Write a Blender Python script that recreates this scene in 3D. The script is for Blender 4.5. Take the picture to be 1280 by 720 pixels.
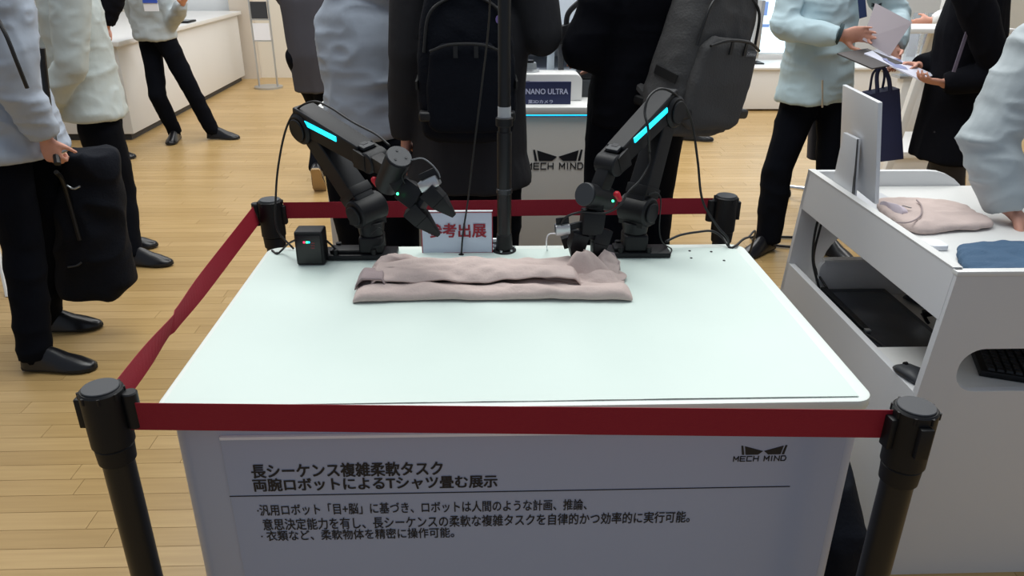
import bpy, bmesh, math, random
import numpy as np
from mathutils import Vector as V, Matrix
random.seed(7)
PI = math.pi
S = bpy.context.scene
for o in list(bpy.data.objects): bpy.data.objects.remove(o)

# ---------------------------------------------------------------- camera
F, PITCH, YAW, ROLL, CAM = 951.0, 23.98, 2.03, 0.3, V((0, 0, 1.56))
p_, y_, r_ = map(math.radians, (PITCH, YAW, ROLL))
FW = V((math.sin(y_)*math.cos(p_), math.cos(y_)*math.cos(p_), -math.sin(p_)))
RT0 = V((math.cos(y_), -math.sin(y_), 0)); UP0 = RT0.cross(FW)
RT = RT0*math.cos(r_)+UP0*math.sin(r_); UP = -RT0*math.sin(r_)+UP0*math.cos(r_)
cd = bpy.data.cameras.new('camera'); cam = bpy.data.objects.new('camera', cd)
S.collection.objects.link(cam); S.camera = cam
cd.sensor_width = 36; cd.lens = F/1280*36; cd.clip_start = .05; cd.clip_end = 100
m = Matrix.Identity(4)
for i in range(3):
    m[i][0] = RT[i]; m[i][1] = UP[i]; m[i][2] = -FW[i]; m[i][3] = CAM[i]
cam.matrix_world = m

# ---------------------------------------------------------------- world, lights, exposure
w = bpy.data.worlds.new('hall'); S.world = w; w.use_nodes = True
w.node_tree.nodes['Background'].inputs[0].default_value = (.74, .84, 1, 1)
w.node_tree.nodes['Background'].inputs[1].default_value = .34
def area(loc, size, power, col, rot=(0, 0, 0), sy=None):
    l = bpy.data.lights.new('hall_lamp', 'AREA'); l.size = size; l.energy = power; l.color = col
    if sy: l.shape = 'RECTANGLE'; l.size_y = sy
    o = bpy.data.objects.new('hall_lamp', l); o.location = loc; o.rotation_euler = rot
    S.collection.objects.link(o); return o
area((0.3, 2.6, 4.6), 3.5, 150, (.98, 1, .97), sy=2.5)
area((-2.6, 5.2, 4.8), 3.0, 130, (1, .98, .93), sy=3)
area((3.0, 6.0, 4.8), 3.5, 180, (1, .98, .95), sy=3)
area((0.2, 9.0, 4.8), 5, 200, (1, .98, .94), sy=3)
S.view_settings.view_transform = 'Standard'; S.view_settings.look = 'None'
S.view_settings.gamma = 1; S.view_settings.use_curve_mapping = False
S.view_settings.exposure = -0.05

# ---------------------------------------------------------------- helpers
def A(x, y, Y):                       # world point seen at a photo pixel at depth Y
    d = RT*((x-640)/F)+UP*((360-y)/F)+FW
    return CAM+d*((Y-CAM.y)/d.y)
def Z(x, y, z):                       # world point seen at a photo pixel at height z
    d = RT*((x-640)/F)+UP*((360-y)/F)+FW
    return CAM+d*((z-CAM.z)/d.z)
def lin(c):
    return tuple(((v/255+.055)/1.055)**2.4 if v/255 > .04045 else v/255/12.92 for v in c)
MATS = {}
def mat(name, rgb, rough=.6, metal=0., var=0., scale=6., bump=0., bscale=80., emit=0., spec=None, trans=0., stretch=None):
    if name in MATS: return MATS[name]
    m = bpy.data.materials.new(name); m.use_nodes = True; nt = m.node_tree; b = nt.nodes['Principled BSDF']
    c = lin(rgb)
    b.inputs['Base Color'].default_value = (*c, 1); b.inputs['Roughness'].default_value = rough
    b.inputs['Metallic'].default_value = metal
    if spec is not None: b.inputs['Specular IOR Level'].default_value = spec
    if trans: b.inputs['Transmission Weight'].default_value = trans; b.inputs['IOR'].default_value = 1.15
    if emit:
        b.inputs['Emission Color'].default_value = (*c, 1); b.inputs['Emission Strength'].default_value = emit
    tc = nt.nodes.new('ShaderNodeTexCoord'); mp = nt.nodes.new('ShaderNodeMapping')
    nt.links.new(tc.outputs['Object'], mp.inputs['Vector'])
    if stretch: mp.inputs['Scale'].default_value = stretch
    if var or True:
        n = nt.nodes.new('ShaderNodeTexNoise'); n.inputs['Scale'].default_value = scale; n.inputs['Detail'].default_value = 4
        nt.links.new(mp.outputs[0], n.inputs['Vector'])
        r = nt.nodes.new('ShaderNodeMix'); r.data_type = 'RGBA'
        k = var if var else .03
        r.inputs[6].default_value = (*[v*(1-k) for v in c], 1); r.inputs[7].default_value = (*[min(1, v*(1+k)) for v in c], 1)
        nt.links.new(n.outputs['Fac'], r.inputs[0]); nt.links.new(r.outputs[2], b.inputs['Base Color'])
    if bump:
        n2 = nt.nodes.new('ShaderNodeTexNoise'); n2.inputs['Scale'].default_value = bscale; n2.inputs['Detail'].default_value = 3
        nt.links.new(mp.outputs[0], n2.inputs['Vector'])
        bp = nt.nodes.new('ShaderNodeBump'); bp.inputs['Strength'].default_value = bump; bp.inputs['Distance'].default_value = .01
        nt.links.new(n2.outputs['Fac'], bp.inputs['Height']); nt.links.new(bp.outputs[0], b.inputs['Normal'])
    MATS[name] = m; return m

def link(name, me, mt=None, parent=None, smooth=False, sharp=None):
    if name is None: name = 'part'
    o = bpy.data.objects.new(name, me); S.collection.objects.link(o)
    if mt and not me.materials: me.materials.append(mt)
    if parent: o.parent = parent
    if smooth:
        me.shade_smooth()
        if sharp: me.set_sharp_from_angle(angle=math.radians(sharp))
    return o
def tag(o, label=None, cat=None, group=None, kind=None):
    if label: o['label'] = label
    if cat: o['category'] = cat
    if group: o['group'] = group
    if kind: o['kind'] = kind
    return o
def thing(name, label, cat, loc=(0, 0, 0), group=None):   # Empty at the thing's base; part meshes keep world coordinates
    o = bpy.data.objects.new(name, None); S.collection.objects.link(o); o.location = loc
    o.empty_display_size = .05
    return tag(o, label, cat, group)
def rebase(root, loc):                             # move the Empty, leave its parts where they stand
    d = V(loc)-root.location; root.location = loc
    for c in root.children: c.location = c.location-d
def adopt(o, root):                                # parent keeping the mesh where it stands
    p = root.location.copy(); q = root.parent
    while q: p += q.location; q = q.parent
    o.parent = root
    o.location = o.location - p
    return o

class G:                                           # geometry collector
    def __init__(s): s.v = []; s.f = []
    def add(s, vs, fs):
        n = len(s.v); s.v += [tuple(x) for x in vs]; s.f += [tuple(i+n for i in f) for f in fs]; return s
    def loft(s, rings, close=True):
        k = len(rings[0]); vs = [p for r in rings for p in r]; fs = []
        for i in range(len(rings)-1):
            for j in range(k):
                a = i*k+j; b = i*k+(j+1) % k
                fs.append((a, b, b+k, a+k))
        if close: fs.append(tuple(range(k-1, -1, -1))); fs.append(tuple(range((len(rings)-1)*k, len(rings)*k)))
        return s.add(vs, fs)
    def ell(s, data, k=20, pw=1.0, close=True):    # data: (center, u, v, ru, rv)
        rings = []
        for c, u, v, ru, rv in data:
            r = []
            for j in range(k):
                a = 2*PI*j/k; ca, sa = math.cos(a), math.sin(a)
                ca = math.copysign(abs(ca)**pw, ca); sa = math.copysign(abs(sa)**pw, sa)
                r.append(V(c)+V(u)*ru*ca+V(v)*rv*sa)
            rings.append(r)
        return s.loft(rings, close)
    def cap(s, p0, p1, r0, r1, k=14, sq=1., u=None):   # tapered capsule
        p0, p1 = V(p0), V(p1); d = (p1-p0)
        if d.length < 1e-6: d = V((0, 0, 1e-4))
        dn = d.normalized(); u = V(u) if u else (dn.cross(V((0, 1, .01))) if abs(dn.y) < .9 else dn.cross(V((1, 0, 0))))
        u = (u-dn*u.dot(dn)).normalized(); v = dn.cross(u); data = []
        for a in (75, 50, 25): data.append((p0-dn*r0*math.sin(math.radians(a)), u, v, r0*math.cos(math.radians(a)), r0*sq*math.cos(math.radians(a))))
        data.append((p0, u, v, r0, r0*sq)); data.append((p1, u, v, r1, r1*sq))
        for a in (25, 50, 75): data.append((p1+dn*r1*math.sin(math.radians(a)), u, v, r1*math.cos(math.radians(a)), r1*sq*math.cos(math.radians(a))))
        return s.ell(data, k)
    def cyl(s, p0, p1, r0, r1=None, k=28, bev=.0):
        p0, p1 = V(p0), V(p1); r1 = r0 if r1 is None else r1
        dn = (p1-p0).normalized(); u = dn.cross(V((0, 0, 1))) if abs(dn.z) < .9 else dn.cross(V((1, 0, 0)))
        u.normalize(); v = dn.cross(u)
        data = [(p0, u, v, r0, r0), (p1, u, v, r1, r1)]
        if bev: data = [(p0, u, v, r0-bev, r0-bev), (p0+dn*bev, u, v, r0, r0), (p1-dn*bev, u, v, r1, r1), (p1, u, v, r1-bev, r1-bev)]
        return s.ell(data, k)
    def box(s, lo, hi):
        x0, y0, z0 = lo; x1, y1, z1 = hi
        return s.add([(x0, y0, z0), (x1, y0, z0), (x1, y1, z0), (x0, y1, z0), (x0, y0, z1), (x1, y0, z1), (x1, y1, z1), (x0, y1, z1)],
                     [(3, 2, 1, 0), (4, 5, 6, 7), (0, 1, 5, 4), (1, 2, 6, 5), (2, 3, 7, 6), (3, 0, 4, 7)])
    def beam(s, p0, p1, u, w0, h0, w1=None, h1=None, e0=0, e1=0):   # box link from p0 to p1, width along u
        p0, p1 = V(p0), V(p1); d = (p1-p0).normalized(); u = V(u); u = (u-d*u.dot(d)).normalized(); v = d.cross(u)
        w1 = w0 if w1 is None else w1; h1 = h0 if h1 is None else h1
        r = []
        for c, a, b in ((p0-d*e0, w0, h0), (p1+d*e1, w1, h1)):
            r.append([c+u*a/2*i+v*b/2*j for i, j in ((-1, -1), (1, -1), (1, 1), (-1, 1))])
        return s.loft(r)
    def tube(s, pts, r, k=8):
        pts = [V(p) for p in pts]; rings = []; u = None
        for i, p in enumerate(pts):
            d = (pts[min(i+1, len(pts)-1)]-pts[max(i-1, 0)]).normalized()
            if u is None: u = d.cross(V((0, 0, 1))) if abs(d.z) < .9 else d.cross(V((1, 0, 0)))
            u = (u-d*u.dot(d)).normalized(); v = d.cross(u)
            rr = r[i] if isinstance(r, (list, tuple)) else r
            rings.append([p+u*rr*math.cos(2*PI*j/k)+v*rr*math.sin(2*PI*j/k) for j in range(k)])
        return s.loft(rings)
    def prism(s, poly, axis, a, b):               # polygon in the plane normal to axis, extruded a..b
        def P(q, t): q = list(q); q.insert(axis, t); return q
        n = len(poly)
        return s.add([P(q, a) for q in poly]+[P(q, b) for q in poly],
                     [tuple(range(n)), tuple(range(2*n-1, n-1, -1))]+[(i, i+n, (i+1) % n+n, (i+1) % n) for i in range(n)])
    def mesh(s, name='m'):
        me = bpy.data.meshes.new(name); me.from_pydata(s.v, [], s.f)
        bm = bmesh.new(); bm.from_mesh(me); bmesh.ops.recalc_face_normals(bm, faces=bm.faces); bm.to_mesh(me); bm.free()
        me.update(); return me
    def build(s, name, mt, root=None, bevel=0, seg=2, smooth=True, sharp=35, wn=False):
        me = s.mesh(name)
        if bevel:
            bm = bmesh.new(); bm.from_mesh(me)
            es = [e for e in bm.edges if len(e.link_faces) == 2 and e.calc_face_angle(0) > .5]
            bmesh.ops.bevel(bm, geom=es, offset=bevel, segments=seg, affect='EDGES', profile=.6, clamp_overlap=True)
            bm.to_mesh(me); bm.free(); me.update()
        o = link(name, me, mt, smooth=smooth, sharp=sharp)
        if root: adopt(o, root)
        return o
def rrect(x0, y0, x1, y1, r, k=6):
    rs = r if isinstance(r, (list, tuple)) else (r,)*4
    out = []
    for cx, cy, a0, q in ((x1, y1, 0, rs[2]), (x0, y1, 90, rs[3]), (x0, y0, 180, rs[0]), (x1, y0, 270, rs[1])):
        sx = -1 if a0 in (0, 270) else 1; sy = -1 if a0 in (0, 90) else 1
        if q <= 0: out.append((cx, cy)); continue
        for i in range(k+1):
            a = math.radians(a0+90*i/k); out.append((cx+sx*q+q*math.cos(a), cy+sy*q+q*math.sin(a)))
    return out
def spline(pts, n=8):                              # Catmull-Rom
    pts = [V(p) for p in pts]; P = [pts[0]*2-pts[1]]+pts+[pts[-1]*2-pts[-2]]; out = []
    for i in range(1, len(P)-2):
        for j in range(n):
            t = j/n; a, b, c, d = P[i-1:i+3]
            out.append(.5*((2*b)+(c-a)*t+(2*a-5*b+4*c-d)*t*t+(3*b-a-3*c+d)*t**3))
    out.append(pts[-1]); return out

# vectorised value noise
def _h(i, j, k, s):
    n = (i*374761393+j*668265263+k*2147483647+s*1274126177) & 0xffffffff
    n = ((n ^ (n >> 13))*1274126177) & 0xffffffff
    return ((n ^ (n >> 16)) & 0xffff)/65535.*2-1
def noise(p, s=0):
    p = np.asarray(p, float); f = np.floor(p).astype(np.int64); t = p-f; t = t*t*(3-2*t); r = 0
    for a in (0, 1):
        for b in (0, 1):
            for c in (0, 1):
                wgt = (t[:, 0] if a else 1-t[:, 0])*(t[:, 1] if b else 1-t[:, 1])*(t[:, 2] if c else 1-t[:, 2])
                r = r+wgt*_h(f[:, 0]+a, f[:, 1]+b, f[:, 2]+c, s)
    return r
def remesh(g, voxel, smooth=4, folds=None, seed=0, planar=None):
    me = g.mesh('tmp'); o = bpy.data.objects.new('tmp', me); S.collection.objects.link(o)
    md = o.modifiers.new('r', 'REMESH'); md.mode = 'VOXEL'; md.voxel_size = voxel
    if smooth:
        ms = o.modifiers.new('s', 'SMOOTH'); ms.factor = .5; ms.iterations = smooth
    dg = bpy.context.evaluated_depsgraph_get(); me2 = bpy.data.meshes.new_from_object(o.evaluated_get(dg))
    bpy.data.objects.remove(o); bpy.data.meshes.remove(me)
    if folds:
        n = len(me2.vertices); co = np.empty(n*3); me2.vertices.foreach_get('co', co); co = co.reshape(-1, 3)
        no = np.empty(n*3); me2.vertices.foreach_get('normal', no); no = no.reshape(-1, 3)
        d = np.zeros(n)
        for amp, sc, kind in folds:
            q = co*np.array(sc)+noise(co*4, seed+5)[:, None]*.7
            v = noise(q+seed*3.1, seed)
            d += amp*((1-2*np.abs(v)**.8) if kind else v)
        co = co+no*d[:, None]; me2.vertices.foreach_set('co', co.ravel())
    me2.update(); me2.shade_smooth(); me2.name = 'remeshed'
    return me2

# ---------------------------------------------------------------- palette
WHITE = mat('white_laminate', (226, 226, 224), .35, var=.02, scale=3)
DESKW = mat('desk_white', (219, 220, 222), .45, var=.02, scale=2)
TOPW = mat('tabletop_white', (232, 240, 234), .38, var=.03, scale=5)
FILM = mat('table_film', (214, 229, 222), .45, var=.03, scale=4, bump=.12, bscale=6)
FRONT = mat('front_panel', (182, 188, 204), .3, var=.02, scale=2)
BOARD = mat('print_board', (170, 180, 204), .25, var=.02, scale=2)
INK = mat('black_ink', (18, 22, 32), .5)
BLK = mat('black_plastic', (13, 14, 18), .5, spec=.35, var=.1)
BLKM = mat('black_anodised', (22, 23, 27), .48, metal=.1, spec=.35, var=.1)
GREYCAP = mat('dark_grey_plastic', (50, 53, 58), .5)
POLE = mat('stanchion_tube', (22, 24, 28), .35, metal=.2)
RED = mat('belt_red', (148, 6, 36), .7, bump=.15, bscale=400)
REDP = mat('red_plastic', (190, 20, 40), .4)
CYAN = mat('cyan_led', (30, 220, 255), .3, emit=1.6)
CYANR = mat('cyan_rim', (40, 130, 180), .3, emit=.4)
GREENL = mat('green_led', (60, 255, 150), .3, emit=4)
REDL = mat('red_led', (255, 50, 90), .3, emit=2)
SILVER = mat('silver_metal', (190, 194, 198), .28, metal=.8)
CHROME = mat('chrome', (205, 205, 205), .15, metal=1)
CABLE = mat('cable_rubber', (16, 17, 20), .45)
SKIN = mat('skin', (205, 150, 130), .55, var=.08, scale=20)
EYEW = mat('eye_white', (235, 232, 228), .3); IRIS = mat('iris', (45, 30, 22), .3)
HAIR = mat('black_hair', (22, 18, 17), .6, bump=.6, bscale=150, stretch=(1, 1, .1))
JK_BLUE = mat('jacket_pale_blue', (180, 202, 210), .7, var=.06, scale=5, bump=.3, bscale=14)
JK_GREY = mat('jacket_pale_grey', (172, 181, 185), .7, var=.07, scale=5, bump=.35, bscale=14)
JK_GREEN = mat('jacket_grey_green', (182, 191, 190), .7, var=.07, scale=5, bump=.35, bscale=14)
JK_VIO = mat('jacket_blue_grey', (164, 174, 188), .7, var=.07, scale=5, bump=.3, bscale=14)
COATC = mat('coat_charcoal', (48, 48, 51), .9, spec=.15, var=.08, scale=9, bump=.2, bscale=30)
COATB = mat('coat_black', (13, 14, 20), .92, spec=.1, var=.12, scale=9, bump=.2, bscale=30)
COATG = mat('coat_dark_grey', (70, 70, 78), .85, spec=.2, var=.06, scale=9)
TROU = mat('trousers_black', (7, 10, 18), .9, spec=.1, var=.12, scale=6, bump=.15, bscale=20)
TROU2 = mat('trousers_navy', (20, 24, 38), .85, var=.12, scale=6)
SHOE = mat('shoe_leather', (20, 20, 24), .28, var=.1)
SOLE = mat('shoe_sole', (16, 16, 16), .7); SOLET = mat('tan_sole', (165, 140, 105), .7)
PACKB = mat('pack_black', (16, 19, 27), .85, spec=.15, var=.1, bump=.25, bscale=120)
PACKG = mat('pack_charcoal', (80, 79, 79), .85, spec=.2, var=.06, bump=.25, bscale=150)
ZIP = mat('zip_black', (14, 14, 16), .5)
PINK = mat('fleece_pink', (198, 180, 174), .95, var=.06, scale=18, bump=.15, bscale=160)
PINKD = mat('fleece_pink_rib', (162, 146, 146), .95, var=.05, scale=18, bump=.15, bscale=220)
BLUEC = mat('cloth_blue', (66, 94, 122), .9, var=.1, scale=12, bump=.3, bscale=200)
NAVY = mat('navy_paper', (40, 48, 88), .6)
WALLM = mat('wall_cream', (228, 222, 208), .7, var=.02, scale=1)
WALLW = mat('wall_white', (232, 236, 238), .6, var=.02, scale=1)
CTR = mat('counter_grey', (222, 219, 214), .4, var=.03, scale=1.5)
ACR = mat('acrylic', (225, 235, 245), .05, trans=.92)
PAPER = mat('paper_white', (236, 238, 244), .6); PAPERG = mat('clipboard_grey', (186, 176, 182), .5)
BLUEP = mat('blue_plastic', (38, 60, 190), .45)
KEYM = mat('key_black', (30, 32, 36), .55)
SCREEN = mat('screen_glow', (214, 236, 248), .3, emit=1.0)

# ---------------------------------------------------------------- floor
oak = bpy.data.materials.new('oak_planks'); oak.use_nodes = True; nt = oak.node_tree; b = nt.nodes['Principled BSDF']
N = nt.nodes.new; L = nt.links.new
geo = N('ShaderNodeNewGeometry'); oi = N('ShaderNodeObjectInfo'); ad = N('ShaderNodeMath'); ad.operation = 'ADD'
fr = N('ShaderNodeMath'); fr.operation = 'FRACT'
L(geo.outputs['Random Per Island'], ad.inputs[0]); L(oi.outputs['Random'], ad.inputs[1]); L(ad.outputs[0], fr.inputs[0])
cr = N('ShaderNodeValToRGB'); cr.color_ramp.elements[0].color = (*lin((178, 147, 97)), 1); cr.color_ramp.elements[1].color = (*lin((193, 162, 112)), 1)
e = cr.color_ramp.elements.new(.5); e.color = (*lin((186, 155, 104)), 1)
L(fr.outputs[0], cr.inputs[0])
mp = N('ShaderNodeMapping'); mp.inputs['Scale'].default_value = (2.2, 45, 20); L(geo.outputs['Position'], mp.inputs['Vector'])
nz = N('ShaderNodeTexNoise'); nz.inputs['Scale'].default_value = 1.3; nz.inputs['Detail'].default_value = 6; L(mp.outputs[0], nz.inputs['Vector'])
mx = N('ShaderNodeMix'); mx.data_type = 'RGBA'; mx.blend_type = 'MULTIPLY'; mx.inputs[0].default_value = .40
r2 = N('ShaderNodeValToRGB'); r2.color_ramp.elements[0].position = .3; r2.color_ramp.elements[0].color = (.62, .56, .46, 1)
r2.color_ramp.elements[1].position = .7; r2.color_ramp.elements[1].color = (1, 1, 1, 1)
L(nz.outputs['Fac'], r2.inputs[0]); L(cr.outputs[0], mx.inputs[6]); L(r2.outputs[0], mx.inputs[7]); L(mx.outputs[2], b.inputs['Base Color'])
b.inputs['Roughness'].default_value = .34
bp = N('ShaderNodeBump'); bp.inputs['Strength'].default_value = .08; L(nz.outputs['Fac'], bp.inputs['Height']); L(bp.outputs[0], b.inputs['Normal'])
GAP = mat('plank_gap', (120, 92, 58), .8)
fl = tag(G().box((-8, -2, -.05), (8, 14, -.012)).build('floor', GAP, smooth=False), kind='structure')
PW, PL, T = .078, .91, .012
def inview(P):
    q = V(P)-CAM; z = q.dot(FW)
    if z < .2: return False
    return -60 < 640+F*q.dot(RT)/z < 1340 and 0 < 360-F*q.dot(UP)/z < 760
cells = []
for j in range(-20, 170):
    off = random.random()*PL
    for i in range(-9, 9):
        x = i*PL+off; y = j*PW
        if x < -8 or x+PL > 8 or y < -1.9 or y > 13.8: continue
        hid = -.5 < x and x+PL < 1.5 and y < 1.9
        vis = any(inview((x+PL*t, y, 0)) for t in (0, .5, 1)) and not (-.53 < x+PL*.5 < 1.1 and 1.05 < y < 2.2) and not (x > -.45 and y < 1.4) and y < 3.6
        cells.append((not vis, y, x))
cells.sort()
pm = G().box((0, 0, -.012), (PL-.0016, PW-.0016, 0)).mesh('plank'); pm.materials.append(oak)
stuff = G(); nobj = 0
for nv, y, x in cells:
    if not nv and nobj < 290:
        o = link('plank', pm); o.location = (x, y, 0); o.parent = fl; nobj += 1
    else: stuff.box((x, y, -.012), (x+PL-.0016, y+PW-.0016, 0))
tag(stuff.build('far_planks', oak, fl, smooth=False), kind='stuff')

# ---------------------------------------------------------------- background walls
def struct(name, g, mt): return tag(g.build(name, mt, smooth=False), kind='structure')
wb = G().box((-8, 12.2, 0), (8, 12.4, 3.2)); struct('wall_back', wb, WALLW)
wl = G().box((-8.2, -2, 0), (-8, 12.4, 3.2)); struct('wall_left', wl, WALLM)
wr = G().box((8, -2, 0), (8.2, 12.4, 3.2)); struct('wall_right', wr, WALLM)
# left partition (cream panels behind the banner area) with seams
pr = thing('partition_wall', 'tall cream exhibition wall of upright panels behind the distant visitors, upper left', 'wall', (-2.9, 10.4, 0))
for i in range(6):
    x0 = -5.0+i*.95
    adopt(link('wall_panel', G().box((x0, 10.4, 0), (x0+.93, 10.46, 2.4)).mesh(), [WALLM, WALLW, WALLM][i % 3]), pr)
adopt(link('upright_post', G().box((-3.22, 10.30, 0), (-2.95, 10.395, 2.4)).mesh(), mat('post_beige', (206, 196, 182), .6)), pr)
# low white counter at left
lc = thing('low_counter', 'long low white counter beside the far man in the grey jacket, upper left', 'counter', (-3.6, 8.4, 0))
G().box((-4.4, 6.78, .06), (-3.1, 10.2, .80)).build('cabinet', WHITE, lc, bevel=.006)
G().box((-4.45, 6.74, .80), (-3.06, 10.25, .84)).build('worktop', WHITE, lc, bevel=.006)
G().box((-4.35, 6.82, 0), (-3.14, 10.16, .06)).build('plinth', GREYCAP, lc)
# small monitor-like device on it
dv = thing('tablet_stand', 'black tablet lying tilted on the low white counter, far left', 'tablet', A(232, 36, 8.6))
p = V((-3.25, 8.6, .84)); dv.location = p
G().box((p.x-.2, p.y-.12, .842), (p.x+.16, p.y+.12, .86)).build('tablet_body', BLK, dv, bevel=.005)
G().box((p.x-.18, p.y-.10, .86), (p.x+.14, p.y+.10, .862)).build('tablet_glass', mat('tab_glass', (30, 34, 44), .1), dv)
# brochure rack
br = thing('brochure_rack', 'slim silver wire brochure rack in front of cream wall, upper left', 'rack', A(325, 60, 9.6))
b0 = V((A(325, 20, 9.6).x, 9.6, 0)); br.location = b0
for s in (-.11, .11): G().tube([b0+V((s, 0, .02)), b0+V((s, 0, 1.5))], .012).build('upright', SILVER, br)
for k in range(4):
    z = .55+k*.24
    G().beam(b0+V((-.11, 0, z)), b0+V((.11, 0, z)), (0, 1, 0), .05, .012).build('tray', SILVER, br)
    G().box((b0.x-.095, b0.y-.02, z+.01), (b0.x+.095, b0.y-.01, z+.2)).build('leaflet', [PAPER, GREYCAP, PAPERG, PAPER][k], br)
G().cyl(b0, b0+V((0, 0, .02)), .17).build('base', SILVER, br)
# low white plinth at right with displays
rp = thing('display_plinth', 'long low white plinth along the far right wall behind the backpack', 'plinth', (4.2, 8.5, 0))
G().box((1.3, 8.08, .02), (7.2, 9.2, .43)).build('cabinet', WHITE, rp, bevel=.008)
G().box((1.28, 8.05, .43), (7.22, 9.22, .455)).build('worktop', WHITE, rp, bevel=.006)
sc = thing('wall_screen', 'bright white display screen standing on far white plinth, upper right', 'screen', (3.35, 8.7, .455))
G().box((2.72, 8.66, .50), (4.1, 8.72, 1.55)).build('frame', WHITE, sc, bevel=.008)
G().box((2.75, 8.652, .53), (4.07, 8.66, 1.52)).build('display', SCREEN, sc)
for (x0, z0, x1, z1, mtt) in ((2.86, .92, 3.06, 1.06, 'p'), (2.84, .8, 3.1, .83, 'p'), (3.3, .9, 3.7, 1.2, 'q')):
    G().box((x0, 8.648, z0), (x1, 8.652, z1)).build('picture', mat('pic_'+mtt, (120, 150, 205), .4, emit=.5) if mtt == 'p' else mat('pic_q', (180, 205, 225), .4, emit=.5), sc)
for s in (2.9, 3.9): G().box((s, 8.62, .455), (s+.06, 8.78, .5)).build('foot', SILVER, sc)
ms = thing('monitor_stand', 'grey monitor seen edge-on on the far white plinth, right of the charcoal backpack', 'monitor', (2.72, 8.4, .455))
q = A(944, 60, 8.4)
ms.location = (q.x, 8.4, .455)
G().box((q.x-.06, 8.2, .52), (q.x-.02, 8.62, 1.1)).build('panel', SILVER, ms, bevel=.01)
G().beam((q.x, 8.4, .46), (q.x, 8.4, .85), (1, 0, 0), .05, .12, .03, .08).build('neck', CHROME, ms, bevel=.005)
G().box((q.x-.12, 8.28, .455), (q.x+.08, 8.52, .468)).build('foot', BLKM, ms, bevel=.004)

# ---------------------------------------------------------------- text and logos
FONT = None
def text(body, x0, x1, mt, root, name='lettering', thick=.0, height=None, plane='front', at=(0, 0, 0), depth=.0006, label=None):
    cu = bpy.data.curves.new('t', 'FONT'); cu.body = body; cu.size = 1; cu.offset = 0; cu.extrude = 0
    cu.resolution_u = 3
    o = bpy.data.objects.new('t', cu); S.collection.objects.link(o)
    dg = bpy.context.evaluated_depsgraph_get(); me = bpy.data.meshes.new_from_object(o.evaluated_get(dg))
    bpy.data.objects.remove(o)
    if thick:                                      # bolder: the glyph outlines repeated with small shifts
        bm = bmesh.new(); hh_ = thick
        for dx, dy in ((0, 0), (hh_, 0), (-hh_, 0), (0, hh_*.7), (0, -hh_*.7), (hh_*.8, hh_*.6), (-hh_*.8, -hh_*.6), (hh_*.8, -hh_*.6), (-hh_*.8, hh_*.6)):
            n0 = len(bm.verts); bm.from_mesh(me); bm.verts.ensure_lookup_table()
            for v in bm.verts[n0:]: v.co.x += dx; v.co.y += dy; v.co.z = n0*1e-9+len(bm.verts)*0+(dx*.37+dy*.21)*1e-3/max(hh_, 1e-6)*.05+.0001
        bm.to_mesh(me); bm.free()
    n = len(me.vertices); co = np.empty(n*3); me.vertices.foreach_get('co', co); co = co.reshape(-1, 3)
    mn, mxx = co.min(0), co.max(0)
    sx = (x1-x0)/(mxx[0]-mn[0]); sz = sx if height is None else height/(mxx[1]-mn[1])
    X = (co[:, 0]-mn[0])*sx; Zc = (co[:, 1]-mn[1])*sz
    out = np.stack([x0+X, np.full(n, at[1]-depth)-co[:, 2], at[2]+Zc], 1)
    me.vertices.foreach_set('co', out.ravel()); me.update(); me.materials.clear(); me.materials.append(mt)
    ob = bpy.data.objects.new(name, me); S.collection.objects.link(ob); adopt(ob, root)
    return ob
def strokes(g, segs, x, z, sx, sz, w, Y, T=.0012):
    for (a, b2, c, d) in segs:
        g.beam((x+a*sx, Y, z+b2*sz), (x+c*sx, Y, z+d*sz), (0, 1, 0), T, w, e0=w*.45, e1=w*.45)
GLY = {'M': [(0, 0, 0, 1), (0, 1, .5, .35), (.5, .35, 1, 1), (1, 1, 1, 0)], 'E': [(1, 0, 0, 0), (0, 0, 0, 1), (0, 1, 1, 1), (0, .5, .9, .5)],
       'C': [(1, 0, 0, 0), (0, 0, 0, 1), (0, 1, 1, 1)], 'H': [(0, 0, 0, 1), (1, 0, 1, 1), (0, .5, 1, .5)], 'I': [(.5, 0, .5, 1)],
       'N': [(0, 0, 0, 1), (0, 1, 1, 0), (1, 0, 1, 1)], 'D': [(0, 0, 0, 1), (0, 1, .75, 1), (.75, 1, 1, .7), (1, .7, 1, .3), (1, .3, .75, 0), (.75, 0, 0, 0)]}
def logo(x0, x1, zb, zt, Y, mt, root):             # wing mark over wide lettering; x span = lettering
    W = x1-x0; Hh = zt-zb; g = G(); cx = (x0+x1)/2; hw = W*.40; z1 = zb+Hh*.42
    def q(u, v): return (cx+u*hw, z1+v*Hh*.58)
    for s in (-1, 1):
        for poly in ([(1.0, 1), (.92, 1), (.82, 0), (.92, 0)], [(.84, .95), (0.03, .38), (.22, 0), (.76, 0)]):
            P = [q(s*a, b2) for a, b2 in poly]
            g.prism(P if s > 0 else P[::-1], 1, Y-.0006, Y+.0006)
    ob = g.build('logo_mark', mt, root, smooth=False)
    g2 = G(); lw = W/10.6; x = x0; lh = Hh*.30
    for ch in 'MECH MIND':
        if ch == ' ': x += lw*.75; continue
        ww = lw*.85 if ch != 'I' else lw*.3
        strokes(g2, GLY[ch], x, zb, ww, lh, lw*.17, Y)
        x += ww+lw*.38
    g2.build('logo_lettering', mt, root, smooth=False)

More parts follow.
